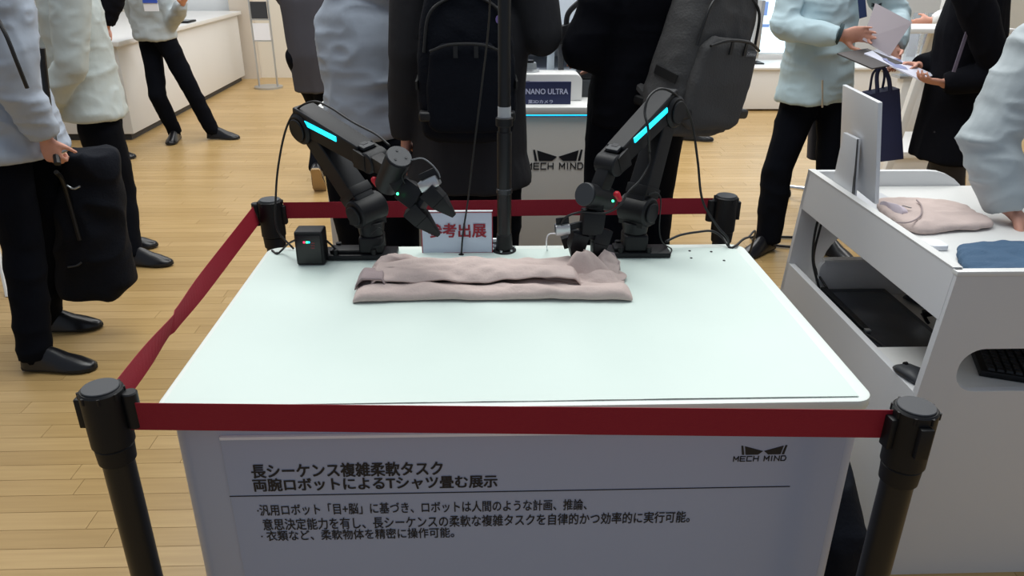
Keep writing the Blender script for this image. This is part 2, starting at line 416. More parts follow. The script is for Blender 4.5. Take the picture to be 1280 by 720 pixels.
# ---------------------------------------------------------------- reception counter (background)
rc = thing('reception_counter', 'grey reception counter with a cyan light line and black wing logo behind the backpack visitors', 'counter', (.05, 3.3, 0))
cx0, cx1 = -.646, .735
G().box((cx0, 3.0, .0), (cx1, 3.6, .97)).build('body', CTR, rc, bevel=.012)
G().box((cx0-.01, 2.985, .97), (cx1+.01, 3.62, 1.0)).build('countertop', WHITE, rc, bevel=.006)
zl = A(690, 143, 2.99).z
G().box((cx0+.03, 2.994, zl-.008), (cx1-.26, 3.002, zl+.008)).build('light_channel', CYANR, rc)
G().box((cx0+.035, 2.990, zl-.0045), (cx1-.265, 2.996, zl+.0045)).build('light_line', CYAN, rc)
a0, a1 = A(662, 210, 3).x, A(735, 210, 3).x
logo(a0-.012, a1, A(700, 211, 3).z, A(700, 187, 3).z, 2.9985, INK, rc)
# things on the counter
sg = thing('product_sign', 'navy sign with white NANO ULTRA lettering on the reception counter', 'sign', (.27, 3.05, 1.0))
s0, s1 = A(640, 115, 3.05), A(713.5, 115, 3.05)
G().box((s0.x-.03, 3.045, 1.0), (s1.x, 3.055, A(700, 102, 3.05).z)).build('sign_board', NAVY, sg)
LT = mat('sign_white', (200, 205, 230), .5)
text('NANO ULTRA', A(657, 115, 3.05).x, A(710, 115, 3.05).x, LT, sg, at=(0, 3.044, A(690, 117.5, 3.05).z), thick=.025, height=.022)
text('業3Dカメラ', A(660, 126, 3.05).x, A(691, 126, 3.05).x, LT, sg, at=(0, 3.044, A(690, 129, 3.05).z), thick=.01, height=.015)
wbx = thing('camera_case', 'white rounded 3D camera housing standing behind the navy sign', 'camera', (.24, 3.2, 1.0))
G().prism(rrect(A(648, 100, 3.15).x, 1.0, A(727, 100, 3.15).x, 1.105, (.005, .005, .03, .03)), 1, 3.12, 3.24).build('housing', WHITE, wbx, bevel=.004)
G().cyl((.17, 3.119, 1.06), (.17, 3.1, 1.06), .02).build('lens', BLK, wbx)
ld = thing('lens_unit', 'round grey camera lens unit mounted on the white housing behind the counter sign', 'camera', A(661, 86, 3.2))
p = A(661, 86, 3.2)
lp0 = V((p.x, 3.2, 1.105)); ld.location = lp0
G().cyl(lp0, lp0+V((0, 0, .012)), .042).build('base', SILVER, ld)
G().cyl(lp0+V((0, 0, .012)), lp0+V((0, 0, .035)), .034, .03).build('barrel', mat('lens_grey', (140, 146, 150), .4, .3), ld)
G().cyl(lp0+V((0, 0, .035)), lp0+V((0, 0, .045)), .02).build('front_glass', BLK, ld)
for i, (xa, xb, yt, yb, lab) in enumerate(((684, 693, -10, 96, 'tall clear acrylic upright on the counter beside the round lens unit'), )):
    pa, pb = A(xa, 60, 3.3), A(xb, 60, 3.3)
    ac = thing('acrylic_stand', lab, 'stand', (pa.x, 3.3, 1.0))
    G().box((pa.x, 3.28, 1.0), (pb.x, 3.30, 1.45)).build('upright', mat('acrylic_edge', (206, 220, 232), .25, spec=.6), ac, bevel=.002)
    G().box((pa.x-.06, 3.25, 1.0), (pb.x+.06, 3.35, 1.012)).build('foot', ACR, ac)
dk = thing('box_camera', 'small black box camera on a jointed arm above the reception counter', 'camera', A(706, 95, 3.25))
p = A(707, 45, 3.25); dk.location = (p.x, 3.25, 1.0)
G().beam(p+V((-.035, 0, .0)), p+V((.04, 0, .02)), (0, 1, 0), .06, .07).build('camera_body', BLK, dk, bevel=.006)
G().tube([V((p.x-.01, 3.25, 1.0)), V((p.x-.02, 3.25, p.z-.03))], .012).build('post', GREYCAP, dk)
G().tube(spline([p+V((0, 0, .03)), p+V((.01, .0, .09)), p+V((.07, .0, .15)), p+V((.13, .05, .22))]), .011).build('arm', BLKM, dk)
G().cyl((p.x-.01, 3.25, 1.0), (p.x-.01, 3.25, 1.012), .04).build('base', SILVER, dk)
for k, (xa, ya, lab) in enumerate(((651, 72, 'deep blue plastic bin low behind the reception counter, left of the acrylic upright'), (700, 5, 'bright blue plastic bin high on the rear shelf behind the reception counter'))):
    p = A(xa, ya, 3.75)
    bn = thing('blue_bin', lab, 'bin', (p.x, 3.75, .9))
    w2 = .085 if k == 0 else .2
    G().ell([((p.x, 3.75, p.z-.07), (1, 0, 0), (0, 1, 0), w2*.85, .08), ((p.x, 3.75, p.z+.06), (1, 0, 0), (0, 1, 0), w2, .1)], 24, .4).build('tub', BLUEP, bn)
    G().ell([((p.x, 3.75, p.z+.05), (1, 0, 0), (0, 1, 0), w2*1.05, .106), ((p.x, 3.75, p.z+.065), (1, 0, 0), (0, 1, 0), w2*1.05, .106)], 24, .4).build('rim', mat('blue_rim', (60, 84, 205), .4), bn)
    bn.location.z = p.z-.07
rs = thing('rear_shelf', 'pale grey rack with shelves standing behind the reception counter', 'rack', (.4, 4.1, 0))
for x in (-.1, .85): G().box((x, 3.66, 0), (x+.03, 4.2, 1.7)).build('side_panel', SILVER, rs)
for z in (.55, A(651, 82, 3.75).z-.025-.0, 1.02, A(700, 5, 3.75).z-.105): G().box((-.1, 3.66, z), (.88, 4.2, z+.015)).build('shelf', mat('shelf_grey', (170, 178, 186), .5), rs)
G().box((-.1, 4.18, .3), (.88, 4.2, 1.7)).build('back_panel', WALLW, rs)
mo = thing('equipment_box', 'dark grey equipment box on the counter, right of the white housing', 'box', (.5, 3.3, 1.0))
pa, pb = A(724, 118, 3.2), A(775, 118, 3.2)
G().box((pa.x, 3.2, 1.0), (pb.x, 3.4, 1.07)).build('lower_case', GREYCAP, mo, bevel=.006)
G().box((pa.x+.005, 3.21, 1.072), (pb.x-.005, 3.39, 1.10)).build('upper_case', BLKM, mo, bevel=.006)
pt = thing('light_post', 'thin white upright post at the left end of the reception counter', 'post', (-.6, 3.04, 1.0))
q = A(408.5, 120, 3.03); q2 = A(412, 0, 3.03)
G().beam((q.x, 3.03, 1.0), (q2.x, 3.03, 1.55), (0, 1, 0), .012, .010).build('rod', mat('post_white', (225, 238, 248), .3), pt)
G().cyl((q.x, 3.03, 1.0), (q.x, 3.03, 1.008), .022).build('foot', GREYCAP, pt)

# ---------------------------------------------------------------- demonstration table
HT = .86; TX0, TX1, TY0, TY1 = -.557, .664, 1.085, 1.845
dt = thing('demo_table', 'large white demonstration table with rounded corners and printed front', 'table', (.05, 1.45, 0))
G().prism(rrect(TX0, TY0, TX1, TY1, .035, 8), 2, HT-.022, HT).build('tabletop', TOPW, dt, bevel=.005)
G().prism(rrect(TX0+.008, TY0+.008, TX1-.008, TY1-.008, .03, 8), 2, HT-.040, HT-.0225).build('top_edging', WHITE, dt, bevel=.003)
BY = 1.105
bx0, bx1 = A(212, 537, BY).x, A(1078, 545, BY).x
G().prism(rrect(bx0, BY, bx1, TY1-.03, .03, 6), 2, .05, HT-.0405).build('pedestal', FRONT, dt, bevel=.002)
G().box((bx0+.17, BY+.17, 0), (bx1-.17, TY1-.2, .05)).build('plinth', GREYCAP, dt)
# print board on the front
q0 = A(275, 548, BY-.004); q1x = bx1-.03
G().box((q0.x, BY-.004, .05), (q1x, BY-.0005, q0.z)).build('print_board', BOARD, dt)
G().box((q0.x, BY-.007, q0.z-.002), (q1x, BY-.0005, q0.z+.0035)).build('board_edge', PAPER, dt)
PY = BY-.0045
def line(body, xa, xb, ya, yb, thick, nm='lettering'):
    pa, pb = A(xa, yb, PY), A(xb, yb, PY)
    h = A((xa+xb)/2, ya, PY).z-A((xa+xb)/2, yb, PY).z
    o = text(body, pa.x, pb.x, INK, dt, nm, thick, h, at=(0, PY, A((xa+xb)/2, yb, PY).z)); return o
line('長シーケンス複雑柔軟タスク', 315, 554, 578, 596, .030, 'heading')
line('両腕ロボットによるTシャツ畳む展示', 317, 622, 595.5, 612, .030, 'heading')
line('·汎用ロボット「目+脳」に基づき、ロボットは人間のような計画、推論、', 322, 733, 627, 641, .016)
line('意思決定能力を有し、長シーケンスの柔軟な複雑タスクを自律的かつ効率的に実行可能。', 329, 861, 643.5, 658, .016)
line('· 衣類など、柔軟物体を精密に操作可能。', 327, 568, 661, 674, .016)
l0, l1 = A(287, 620.5, PY), A(986, 615, PY)
G().box((l0.x, PY-.0006, l0.z-.0008), (l1.x, PY+.0004, l0.z+.0008)).build('rule_line', INK, dt)
logo(A(917, 575, PY).x, A(988, 575, PY).x, A(952, 576, PY).z, A(952, 557, PY).z, PY, INK, dt)
# thin film on the tabletop with slight wrinkles
n = 60; vs = []; fs = []
fx0, fx1, fy0, fy1 = TX0+.012, TX1-.028, TY0+.013, TY1-.035
for j in range(n+1):
    for i in range(n+1):
        vs.append((fx0+(fx1-fx0)*i/n, fy0+(fy1-fy0)*j/n, 0))
va = np.array(vs); va[:, 2] = HT+.0019+.0008*noise(va*np.array([5, 9, 1]), 3)+.0006*noise(va*np.array([16, 12, 1]), 4)
for j in range(n):
    for i in range(n): a = j*(n+1)+i; fs.append((a, a+1, a+n+2, a+n+1))
g = G(); g.add([V(v) for v in va], fs)
fo = g.build('film_sheet', FILM, None, smooth=True, sharp=None)
tag(fo, 'thin white film sheet laid over the demonstration tabletop', 'sheet')
md = fo.modifiers.new('t', 'SOLIDIFY'); md.thickness = .0008; md.offset = 1; fo.modifiers.new('e', 'EDGE_SPLIT')
for (x, y) in ((862, 314), (889, 315), (864, 323), (905, 326), (346, 316), (400, 326)):
    p = Z(x, y, HT+.003); o = G().cyl((0, 0, 0), (0, 0, .0012), .0032, k=12).build('screw_hole', BLK); o.location = (p.x, p.y, HT+.0002 if p.y > fy1 else HT+.0035); adopt(o, dt)

# ---------------------------------------------------------------- folded fleece on table
def cloth_strip(name, root, mt, x0, x1, prof, nx=150, thick=.003, seed=0, shear=0., endr=.0, amp=.004, zmin=None):
    # prof: list of (y, z) control points, swept along x with folds
    base = spline([V((0, y, z)) for y, z in prof], 8); k = len(base); pts = []
    for i in range(nx+1):
        t = i/nx; x = x0+(x1-x0)*t
        for j, b3 in enumerate(base): pts.append((x, b3.y+shear*t, b3.z))
    P = np.array(pts); Q = P.copy()
    zz = P[:, 2]-HT
    wgt = np.clip((zz-.004)/.012, 0, 1)
    P[:, 2] += wgt*(amp*noise(Q*np.array([9, 30, 0])+seed, seed)+amp*.5*noise(Q*np.array([32, 60, 0])+seed, seed+1))
    P[:, 2] += wgt*.0035*noise(np.stack([Q[:, 0]*22+Q[:, 1]*34, Q[:, 1]*12-Q[:, 0]*7, Q[:, 2]*9], 1)+seed, seed+11)
    P[:, 1] += .006*noise(Q*np.array([7, 8, 8])+seed, seed+2)+.002*noise(Q*np.array([30, 8, 8]), seed+3)
    tt = (Q[:, 0]-x0)/(x1-x0)
    e = np.minimum(tt, 1-tt)*nx/5.; e = np.clip(e, 0, 1)
    P[:, 2] = HT+.004+(P[:, 2]-HT-.004)*(.25+.75*np.sqrt(e))
    P[:, 0] += .006*noise(Q*np.array([0, 28, 30]), seed+7)*(np.abs(tt-.5)*2)**3
    P[:, 2] = np.maximum(P[:, 2], HT+.0042 if zmin is None else zmin)
    fs = [(i*k+j, i*k+j+1, (i+1)*k+j+1, (i+1)*k+j) for i in range(nx) for j in range(k-1)]
    g = G(); g.add([V(v) for v in P], fs); o = g.build(name, mt, root, smooth=True, sharp=None)
    md = o.modifiers.new('t', 'SOLIDIFY'); md.thickness = thick; md.offset = 0
    ms_ = o.modifiers.new('s', 'SUBSURF'); ms_.levels = 1; ms_.render_levels = 1
    return o
sh = thing('folded_sweatshirt', 'long folded dusty-pink fleece sweatshirt on the demo table between the robot arms', 'sweatshirt', (0.02, 1.57, HT+.004))
t0 = HT+.005
# lower front fold
cloth_strip('front_fold', sh, PINK, -.288, .316, [(1.60, t0+.002), (1.575, t0+.014), (1.550, t0+.018), (1.515, t0+.022), (1.498, t0+.018), (1.494, t0+.006), (1.505, t0+.001), (1.54, t0)], seed=2, amp=.006)
# rear roll lying over it
cloth_strip('rear_fold', sh, PINK, -.262, .205, [(1.665, t0), (1.670, t0+.018), (1.650, t0+.034), (1.615, t0+.044), (1.580, t0+.046), (1.550, t0+.044), (1.536, t0+.038), (1.540, t0+.033), (1.60, t0+.028)], seed=9, amp=.007, shear=.004)
cloth_strip('right_flap', sh, PINK, .12, .300, [(1.655, t0), (1.660, t0+.010), (1.64, t0+.022), (1.60, t0+.028), (1.57, t0+.026), (1.55, t0+.015)], nx=60, seed=14, amp=.007)
cloth_strip('sleeve_cuff', sh, PINKD, -.286, -.215, [(1.60, t0+.004), (1.602, t0+.03), (1.585, t0+.042), (1.56, t0+.043), (1.54, t0+.036), (1.548, t0+.030)], nx=26, seed=21, amp=.003, shear=-.012)
g = G()
for (pts, r) in (([(-.248, 1.61, .018), (-.235, 1.635, .03), (-.20, 1.65, .03), (-.16, 1.64, .02)], .019), ([(-.25, 1.592, .03), (-.225, 1.585, .036), (-.19, 1.59, .03)], .011)):
    P = spline([V((x, y, HT+.006+z)) for x, y, z in pts], 5)
    for a, b2 in zip(P, P[1:]): g.cap(a, b2, r, r*.95, 12)
ob = link('bunched_neck', remesh(g, .004, 4, [(.0025, (60, 60, 60), 1)], 3), PINK); adopt(ob, sh)
# cloth pinched up by the right gripper
g = G(); n1, n2 = 30, 26; vs = []
c0 = Z(735, 333, HT+.05)
for i in range(n1+1):
    for j in range(n2+1):
        u, v = i/n1, j/n2
        a = -2.6+u*3.4; rr = .012+v*.085*(1+.25*math.sin(a*2+1))
        x = .212+rr*math.cos(a)*.85+.012*v; y = 1.605+rr*math.sin(a)*.62
        z = HT+.010+.046*math.exp(-(v/.42)**2)+.008*math.sin(a*5+v*3)*v*(1-v)*3+.020*(1-v)
        vs.append(V((x, y, z)))
fs = [(i*(n2+1)+j, i*(n2+1)+j+1, (i+1)*(n2+1)+j+1, (i+1)*(n2+1)+j) for i in range(n1) for j in range(n2)]
g.add(vs, fs); o = g.build('pinched_fabric', PINK, sh, sharp=None)
md = o.modifiers.new('t', 'SOLIDIFY'); md.thickness = .0035; md.offset = 0
def flap(name, root, C, mt, seed, n=18, amp=.006):   # small piece of cloth spanned by four corners
    C = [V(c) for c in C]; vs = []
    for i in range(n+1):
        for j in range(n+1):
            u, v = i/n, j/n; vs.append((C[0]*(1-u)+C[3]*u)*(1-v)+(C[1]*(1-u)+C[2]*u)*v)
    a = np.array(vs); nn = (C[1]-C[0]).cross(C[3]-C[0]).normalized()
    d = amp*noise(a*np.array([55, 40, 30])+seed, seed)+amp*.5*noise(a*110+seed, seed+1)
    a = a+np.outer(d, np.array(nn)); a[:, 2] = np.maximum(a[:, 2], HT+.005)
    g = G(); g.add([V(q) for q in a], [(i*(n+1)+j, i*(n+1)+j+1, (i+1)*(n+1)+j+1, (i+1)*(n+1)+j) for i in range(n) for j in range(n)])
    o = g.build(name, mt, root, sharp=None); md = o.modifiers.new('t', 'SOLIDIFY'); md.thickness = .0035; md.offset = 0; return o
flap('raised_cuff', sh, [A(730, 340, 1.60), A(756, 311, 1.63), A(775, 327, 1.635), A(772, 352, 1.58)], PINK, 4)
flap('cuff_fold', sh, [A(752, 330, 1.615), A(757, 313, 1.635), A(768, 316, 1.65), A(776, 338, 1.62)], PINKD, 9)
flap('gripped_edge', sh, [A(722, 344, 1.59), A(724, 325, 1.62), A(736, 327, 1.61), A(733, 343, 1.58)], PINKD, 12, amp=.004)

# ---------------------------------------------------------------- small sign on the table
sp = thing('table_sign', 'white sign card with dark red characters standing between the robot arms', 'sign', (-.07, 1.8, HT))
a, b2 = A(527, 300, 1.79), A(616, 300, 1.79); zt = A(570, 264, 1.79).z
G().box((a.x, 1.788, HT+.001), (b2.x, 1.793, zt)).build('card', mat('sign_card', (206, 218, 236), .4), sp)
MR = mat('maroon_ink', (150, 14, 40), .5)
g = G(); ww = .0022
for lo, hi in (((a.x, HT+.001), (b2.x, HT+.001+ww)), ((a.x, zt-ww*1.6), (b2.x, zt-ww*.6)), ((a.x, HT+.001), (a.x+ww, zt)), ((b2.x-ww, HT+.001), (b2.x, zt))):
    g.box((lo[0], 1.7868, lo[1]), (hi[0], 1.788, hi[1]))
g.build('red_border', MR, sp)
G().box((a.x, 1.787, zt-.0012), (b2.x, 1.794, zt+.0012)).build('top_edge', PAPER, sp)
ta, tb = A(535, 296, 1.787), A(608, 296, 1.787)
text('参考出展', ta.x, tb.x, MR, sp, thick=.03, height=A(570, 279, 1.787).z-A(570, 297, 1.787).z, at=(0, 1.7868, A(570, 297, 1.787).z))
G().box((a.x+.04, 1.793, HT+.001), (b2.x-.04, 1.825, HT+.004)).build('easel_foot', ACR, sp)

# ---------------------------------------------------------------- camera pole
pc = Z(630, 310, HT); px, py = pc.x, 1.80
cp = thing('camera_pole', 'tall black camera pole bolted to the rear middle of the demo table', 'pole', (px, py, HT))
G().cyl((px, py, HT), (px, py, HT+.008), .030, bev=.002).build('flange', BLKM, cp)
G().cyl((px, py, HT+.008), (px, py, HT+.05), .0215, .019, bev=.002).build('socket', BLK, cp)
G().cyl((px, py, HT+.05), (px, py, 1.165), .0175).build('lower_tube', POLE, cp)
zc1 = A(631, 238, py).z; zc2 = A(632, 148, py).z
G().cyl((px, py, zc1-.008), (px, py, zc1+.006), .0195, bev=.002).build('ring_clamp', mat('clamp_grey', (60, 62, 66), .3, .6), cp)
G().cyl((px, py, zc2-.018), (px, py, zc2+.003), .0205, bev=.002).build('upper_collar', BLK, cp)
G().cyl((px, py, zc2+.003), (px, py, zc2+.028), .0155).build('white_label', mat('label_w', (185, 188, 192), .5), cp)
G().cyl((px, py, 1.16), (px, py, 2.0), .0148).build('upper_tube', POLE, cp)
for s in range(6):
    a_ = s*PI/3+.2
    G().cyl((px+.0255*math.cos(a_), py+.0255*math.sin(a_), HT+.008), (px+.0255*math.cos(a_), py+.0255*math.sin(a_), HT+.012), .0035, k=8).build('bolt', SILVER, cp)
G().cyl((px-.034, py+.004, HT+.03), (px-.015, py+.002, HT+.03), .006, k=12).build('side_screw', SILVER, cp)
G().cyl((px-.034, py+.004, HT+.016), (px-.015, py+.002, HT+.016), .006, k=12).build('side_screw', SILVER, cp)
G().beam((px, py, 1.97), (px-.0, py-.35, 2.0), (1, 0, 0), .03, .03).build('boom', BLKM, cp, bevel=.003)
G().box((px-.06, py-.38, 1.93), (px+.06, py-.33, 1.975)).build('overhead_camera', SILVER, cp, bevel=.005)
def cable(pts, label, r=.0028, group=None, name='cable', mt=None, n=8):
    P = spline(pts, n); o = G().tube(P, r, 8).build(name, mt or CABLE, None, sharp=None)
    return tag(o, label, 'cable', group)
h0 = Z(577, 311, HT)
h0 = Z(577, 313, HT); h0.y = min(h0.y, 1.776)
cable([V((h0.x, h0.y, HT)), A(579, 290, 1.775), A(585, 250, 1.775), A(592, 190, 1.775), A(602, 110, 1.76), A(611, 30, 1.72), A(613, -40, 1.7), V((px-.02, py-.1, 1.955))],
      'thin black cable dropping from above into the table beside the sign card', .0022)
G().cyl((h0.x, h0.y, HT), (h0.x, h0.y, HT+.003), .007, k=16).build('cable_grommet', BLK, dt)

# ---------------------------------------------------------------- robot arms
def arm(label, J, mirror, strip, camr, jaws, led, root_loc, motor, plate):
    R = thing('robot_arm', label, 'robot arm', root_loc, 'pair of black robot arms')
    B, SH, EL, W1 = J['base'], J['sh'], J['el'], J['w1']
    x0, x1, y0, y1 = plate
    G().box((x0, y0, HT+.0045), (x1, y1, HT+.017)).build('base_plate', BLKM, R, bevel=.003)
    G().box((x0+.03, y0+.012, HT+.017), (x1-.07, y1-.012, HT+.026)).build('mount_block', BLK, R, bevel=.003)
    for sx in (x0+.045, x1-.055):
        for sy in (y0+.008, y1-.008):
            G().cyl((sx, sy, HT+.017), (sx, sy, HT+.030), .007, k=12).build('clamp_bolt', BLK, R)
    G().box((B.x-.030, B.y-.030, HT+.017), (B.x+.030, B.y+.030, HT+.06)).build('base', BLK, R, bevel=.009, seg=3)
    G().cyl((B.x, B.y, HT+.06), (B.x, B.y, SH.z-.028), .030, .034, bev=.002).build('turret', BLKM, R)
    d = (EL-SH); side = d.cross(W1-EL).normalized()
    if side.y > 0: side = -side              # faces the viewer's side where it can
    g = G().cyl(SH-side*.040, SH+side*.040, .036, bev=.004); g.beam(SH-V((0, 0, .035)), SH+V((0, 0, .0)), side, .07, .055)
    g.build('shoulder_joint', BLK, R, bevel=0)
    for s in (-1, 1): G().cyl(SH+side*.040*s, SH+side*.046*s, .024, bev=.002).build('shoulder_cap', BLKM, R)
    u = d.normalized()
    G().beam(SH+u*.02, EL-u*.01, side, .056, .058, .048, .050).build('upper_arm', BLKM, R, bevel=.006, seg=3)
    G().beam(SH+u*.035, SH+u*.06, side, .060, .062).build('arm_band', BLK, R, bevel=.003)
    g = G().cyl(EL-side*.036, EL+side*.036, .038, bev=.006); g.build('elbow_joint', BLK, R)
    for s in (-1, 1): G().cyl(EL+side*.036*s, EL+side*.041*s, .027, bev=.002).build('elbow_cap', BLKM, R)
    f = (W1-EL).normalized(); vv = f.cross(side)
    if vv.z < 0: vv = -vv
    E2 = EL+vv*.018
    G().beam(E2-f*.025, W1-f*.03+vv*.006, side, .058, .062, .050, .048).build('forearm', BLKM, R, bevel=.006, seg=3)
    sd = side*strip[2]
    p0 = E2+f*strip[0]+sd*.0272+vv*.006; p1 = E2+f*strip[1]+sd*.0256+vv*.006
    G().beam(p0, p1, sd, .006, .0125).build('light_strip', CYAN, R, bevel=.001)
    # end bracket with square window
    q = W1-f*.035+vv*.026
    G().beam(q-f*.018, q+f*.020, side, .034, .008).build('window_frame', GREYCAP, R, bevel=.002)
    G().beam(q-f*.008, q+f*.008, side, .016, .0095).build('window_recess', INK, R)
    g = G().cyl(W1-side*.028, W1+side*.028, .025, bev=.003); g.build('wrist_joint', BLKM, R)
    for s in (-1, 1): G().beam(W1-f*.04+side*.026*s, W1+side*.026*s, side, .008, .046, .008, .040).build('wrist_yoke', BLK, R, bevel=.002)
    M0, M1, mr = motor
    G().beam(W1, (M0+M1)/2, side, .034, .036).build('wrist_link', BLK, R, bevel=.004)
    G().cyl(M0, M1, mr, bev=.003).build('wrist_motor', BLKM, R)
    md_ = (M0-M1).normalized(); mc = G().cyl(M0, M0+md_*.003, mr*.96, bev=.001).build('motor_cap', GREYCAP, R)
    uu = md_.cross(V((0, 0, 1))).normalized(); v2 = md_.cross(uu)
    if jaws[3]:
        for k in range(3):
            a_ = k*2*PI/3+.5; c = M0+md_*.003+(uu*math.cos(a_)+v2*math.sin(a_))*mr*.5
            G().cyl(c, c+md_*.0012, .003, k=10).build('cap_screw', INK, R)
    # red tab
    G().cap(J['red'], J['red']+V((.006, -.004, -.010)), .008, .006, 10).build('red_tab', REDP, R)
    # gripper
    g0, g1, gu = jaws[0], jaws[1], jaws[2]
    G().beam((M0+M1)/2+(g0-(M0+M1)/2)*.3, g0, gu, .036, .036).build('gripper_neck', BLK, R, bevel=.004)
    G().beam(g0, g1, gu, .052, .044).build('gripper_body', BLK, R, bevel=.006)
    G().beam(g1-(g1-g0)*.1, g1+(g1-g0).normalized()*.012, gu, .085, .026).build('gripper_rail', BLKM, R, bevel=.003)
    for s, tip in zip((-1, 1), jaws[4]):
        r0 = g1+gu*.028*s+(g1-g0).normalized()*.006
        dd = (tip-r0).normalized(); wv = dd.cross(gu).normalized()
        g = G().beam(r0-dd*.014, r0+dd*.022, wv, .046, .038, .044, .036); g.beam(r0+dd*.022, tip, wv, .044, .036, .014, .009)
        g.build('gripper_jaw', BLK, R, bevel=.002)
        G().cyl(r0+wv*.02, r0-wv*.02, .006, k=12).build('jaw_pin', SILVER, R)
    G().cyl(led, led+V((0, -.003, 0)), .0028, k=10).build('status_light', GREENL, R)
    # silver depth camera
    c0_, cu_, cw, cn = camr
    G().beam(c0_-cu_*cw/2, c0_+cu_*cw/2, cn, .024, .024).build('depth_camera', SILVER, R, bevel=.004)
    G().beam(c0_-cu_*cw/2*.9+V((0, 0, .014)), c0_+cu_*cw/2*.9+V((0, 0, .014)), cn, .028, .005).build('camera_cover', BLKM, R, bevel=.002)
    G().beam(c0_, g0+(g1-g0)*.5, cn, .014, .008).build('camera_bracket', BLKM, R)
    return R
Bl = V((-.283, 1.775, HT))
JL = dict(base=Bl, sh=A(459, 262, 1.77), el=A(387, 157, 1.86), w1=A(468, 200, 1.71), red=A(468, 225, 1.66))
m0, m1 = A(499, 196, 1.60), A(484, 232, 1.655)
M = (m0+m1)/2
g0, g1 = A(505, 236, 1.62), A(527, 252, 1.59)
gu = (A(545, 238, 1.59)-A(513, 270, 1.59)).normalized()
RL = arm('black robot arm on the left rear of the table, gripper open above the sign card', JL, 1, (.022, .135, 1), (A(537, 229, 1.585), (A(552, 222, 1.58)-A(526, 234, 1.59)).normalized(), .045, V((0, 0, 1))),
    (g0, g1, gu, True, (A(549, 294, 1.585), A(568, 270, 1.575))), A(497, 242, 1.585), Bl, (m0, m1, .0285), (-.415, -.222, 1.738, 1.802))
Br = V((.368, 1.775, HT))
JR = dict(base=Br, sh=A(797, 262, 1.775), el=A(832, 138, 1.84), w1=A(762, 205, 1.69), red=A(771, 243, 1.64))
m0, m1 = A(731, 243, 1.64), A(760, 249, 1.70)
g0, g1 = A(742, 262, 1.665), A(738, 292, 1.66)
gu = V((1, .1, .12)).normalized()
RR = arm('black robot arm on the right rear of the table, gripper pinching the folded sweatshirt', JR, -1, (.030, .165, 1), (A(703, 286, 1.65), V((1, .1, .1)).normalized(), .034, V((0, 0, 1))),
    (g0, g1, gu, False, (A(716, 322, 1.655), A(741, 333, 1.645))), A(766, 251, 1.635), Br, (m0, m1, .0275), (.285, .455, 1.738, 1.802))
# cables that belong to the arms
def arm_cable(R, pts, r=.0026, mt=None): o = G().tube(spline(pts, 8), r, 8).build('arm_cable', mt or CABLE, R, sharp=None); return o
arm_cable(RL, [V((-.49, 1.82, HT+.004)), A(346, 285, 1.84), A(345, 240, 1.85), A(349, 200, 1.86), A(358, 160, 1.85), A(372, 136, 1.84), A(392, 127, 1.82), A(412, 134, 1.79), A(440, 152, 1.74), A(470, 168, 1.69), A(487, 182, 1.66)])
arm_cable(RL, [A(514, 200, 1.60), A(528, 198, 1.59), A(540, 206, 1.58), A(548, 216, 1.578), A(550, 222, 1.58)], .0016, mat('cable_grey', (110, 112, 116), .5))
arm_cable(RL, [A(512, 203, 1.60), A(507, 212, 1.59), A(503, 222, 1.6), A(508, 232, 1.6)], .0014)
arm_cable(RL, [A(463, 293, 1.73), A(474, 285, 1.73), A(480, 295, 1.73), A(477, 306, 1.735), A(466, 309, 1.74)], .0016)
arm_cable(RR, [A(812, 190, 1.73), A(810, 160, 1.72), A(806, 140, 1.74), A(812, 120, 1.76), A(828, 111, 1.79), A(848, 122, 1.82), A(864, 150, 1.84), A(872, 200, 1.84), A(878, 250, 1.83), A(896, 282, 1.82), A(909, 297, 1.81), Z(911, 308, HT+.004)], .003)
arm_cable(RR, [A(812, 190, 1.73), A(811, 205, 1.73), A(800, 225, 1.70), A(785, 240, 1.67), A(776, 255, 1.65), A(757, 266, 1.64), A(727, 265, 1.64), A(708, 271, 1.64), A(701, 280, 1.645)], .0026)
arm_cable(RR, [A(810, 243, 1.75), A(820, 241, 1.75), A(826, 250, 1.75), A(824, 285, 1.76), A(828, 303, 1.76), Z(839, 311, HT+.006), Z(838, 317, HT+.006)], .0018)
arm_cable(RR, [A(698, 292, 1.65), A(686, 293, 1.68), A(683, 303, 1.70), Z(684, 312, HT+.004)], .0016, PAPER)
o = G().cyl(V((-.005, 0, 0)), V((.005, 0, 0)), .02, k=6)
adopt(link('side_connector', G().beam(A(706, 296, 1.70), A(710, 308, 1.70), (1, 0, 0), .02, .022).mesh(), BLK), RR)
cable([A(832, 302, 1.79), A(850, 294, 1.81), A(872, 290, 1.83), A(890, 289, 1.84), A(903, 297, 1.835), Z(912, 309, HT+.005), Z(920, 307, HT+.006), A(928, 300, 1.88), A(935, 297, 1.99), A(942, 300, 2.2), V((.9, 2.55, .25)), V((1.05, 2.9, .012)), V((1.3, 3.15, .008))],
      'black cable from the right robot arm over the rear table corner to the floor', .0032)
p = Z(992, 296, .008); q = Z(940, 296, .008)
cable([Z(938, 297, .01), Z(955, 294, .01), Z(975, 296, .01), Z(1010, 297, .01), Z(1040, 299, .01)], 'upper of two thin black cables on the floor by the right shoes', .008)
cable([Z(940, 300, .01), Z(955, 303, .01), Z(972, 307, .01), Z(1000, 309, .01), Z(1030, 309, .01)], 'lower of two thin black cables on the floor by the right shoes', .008)

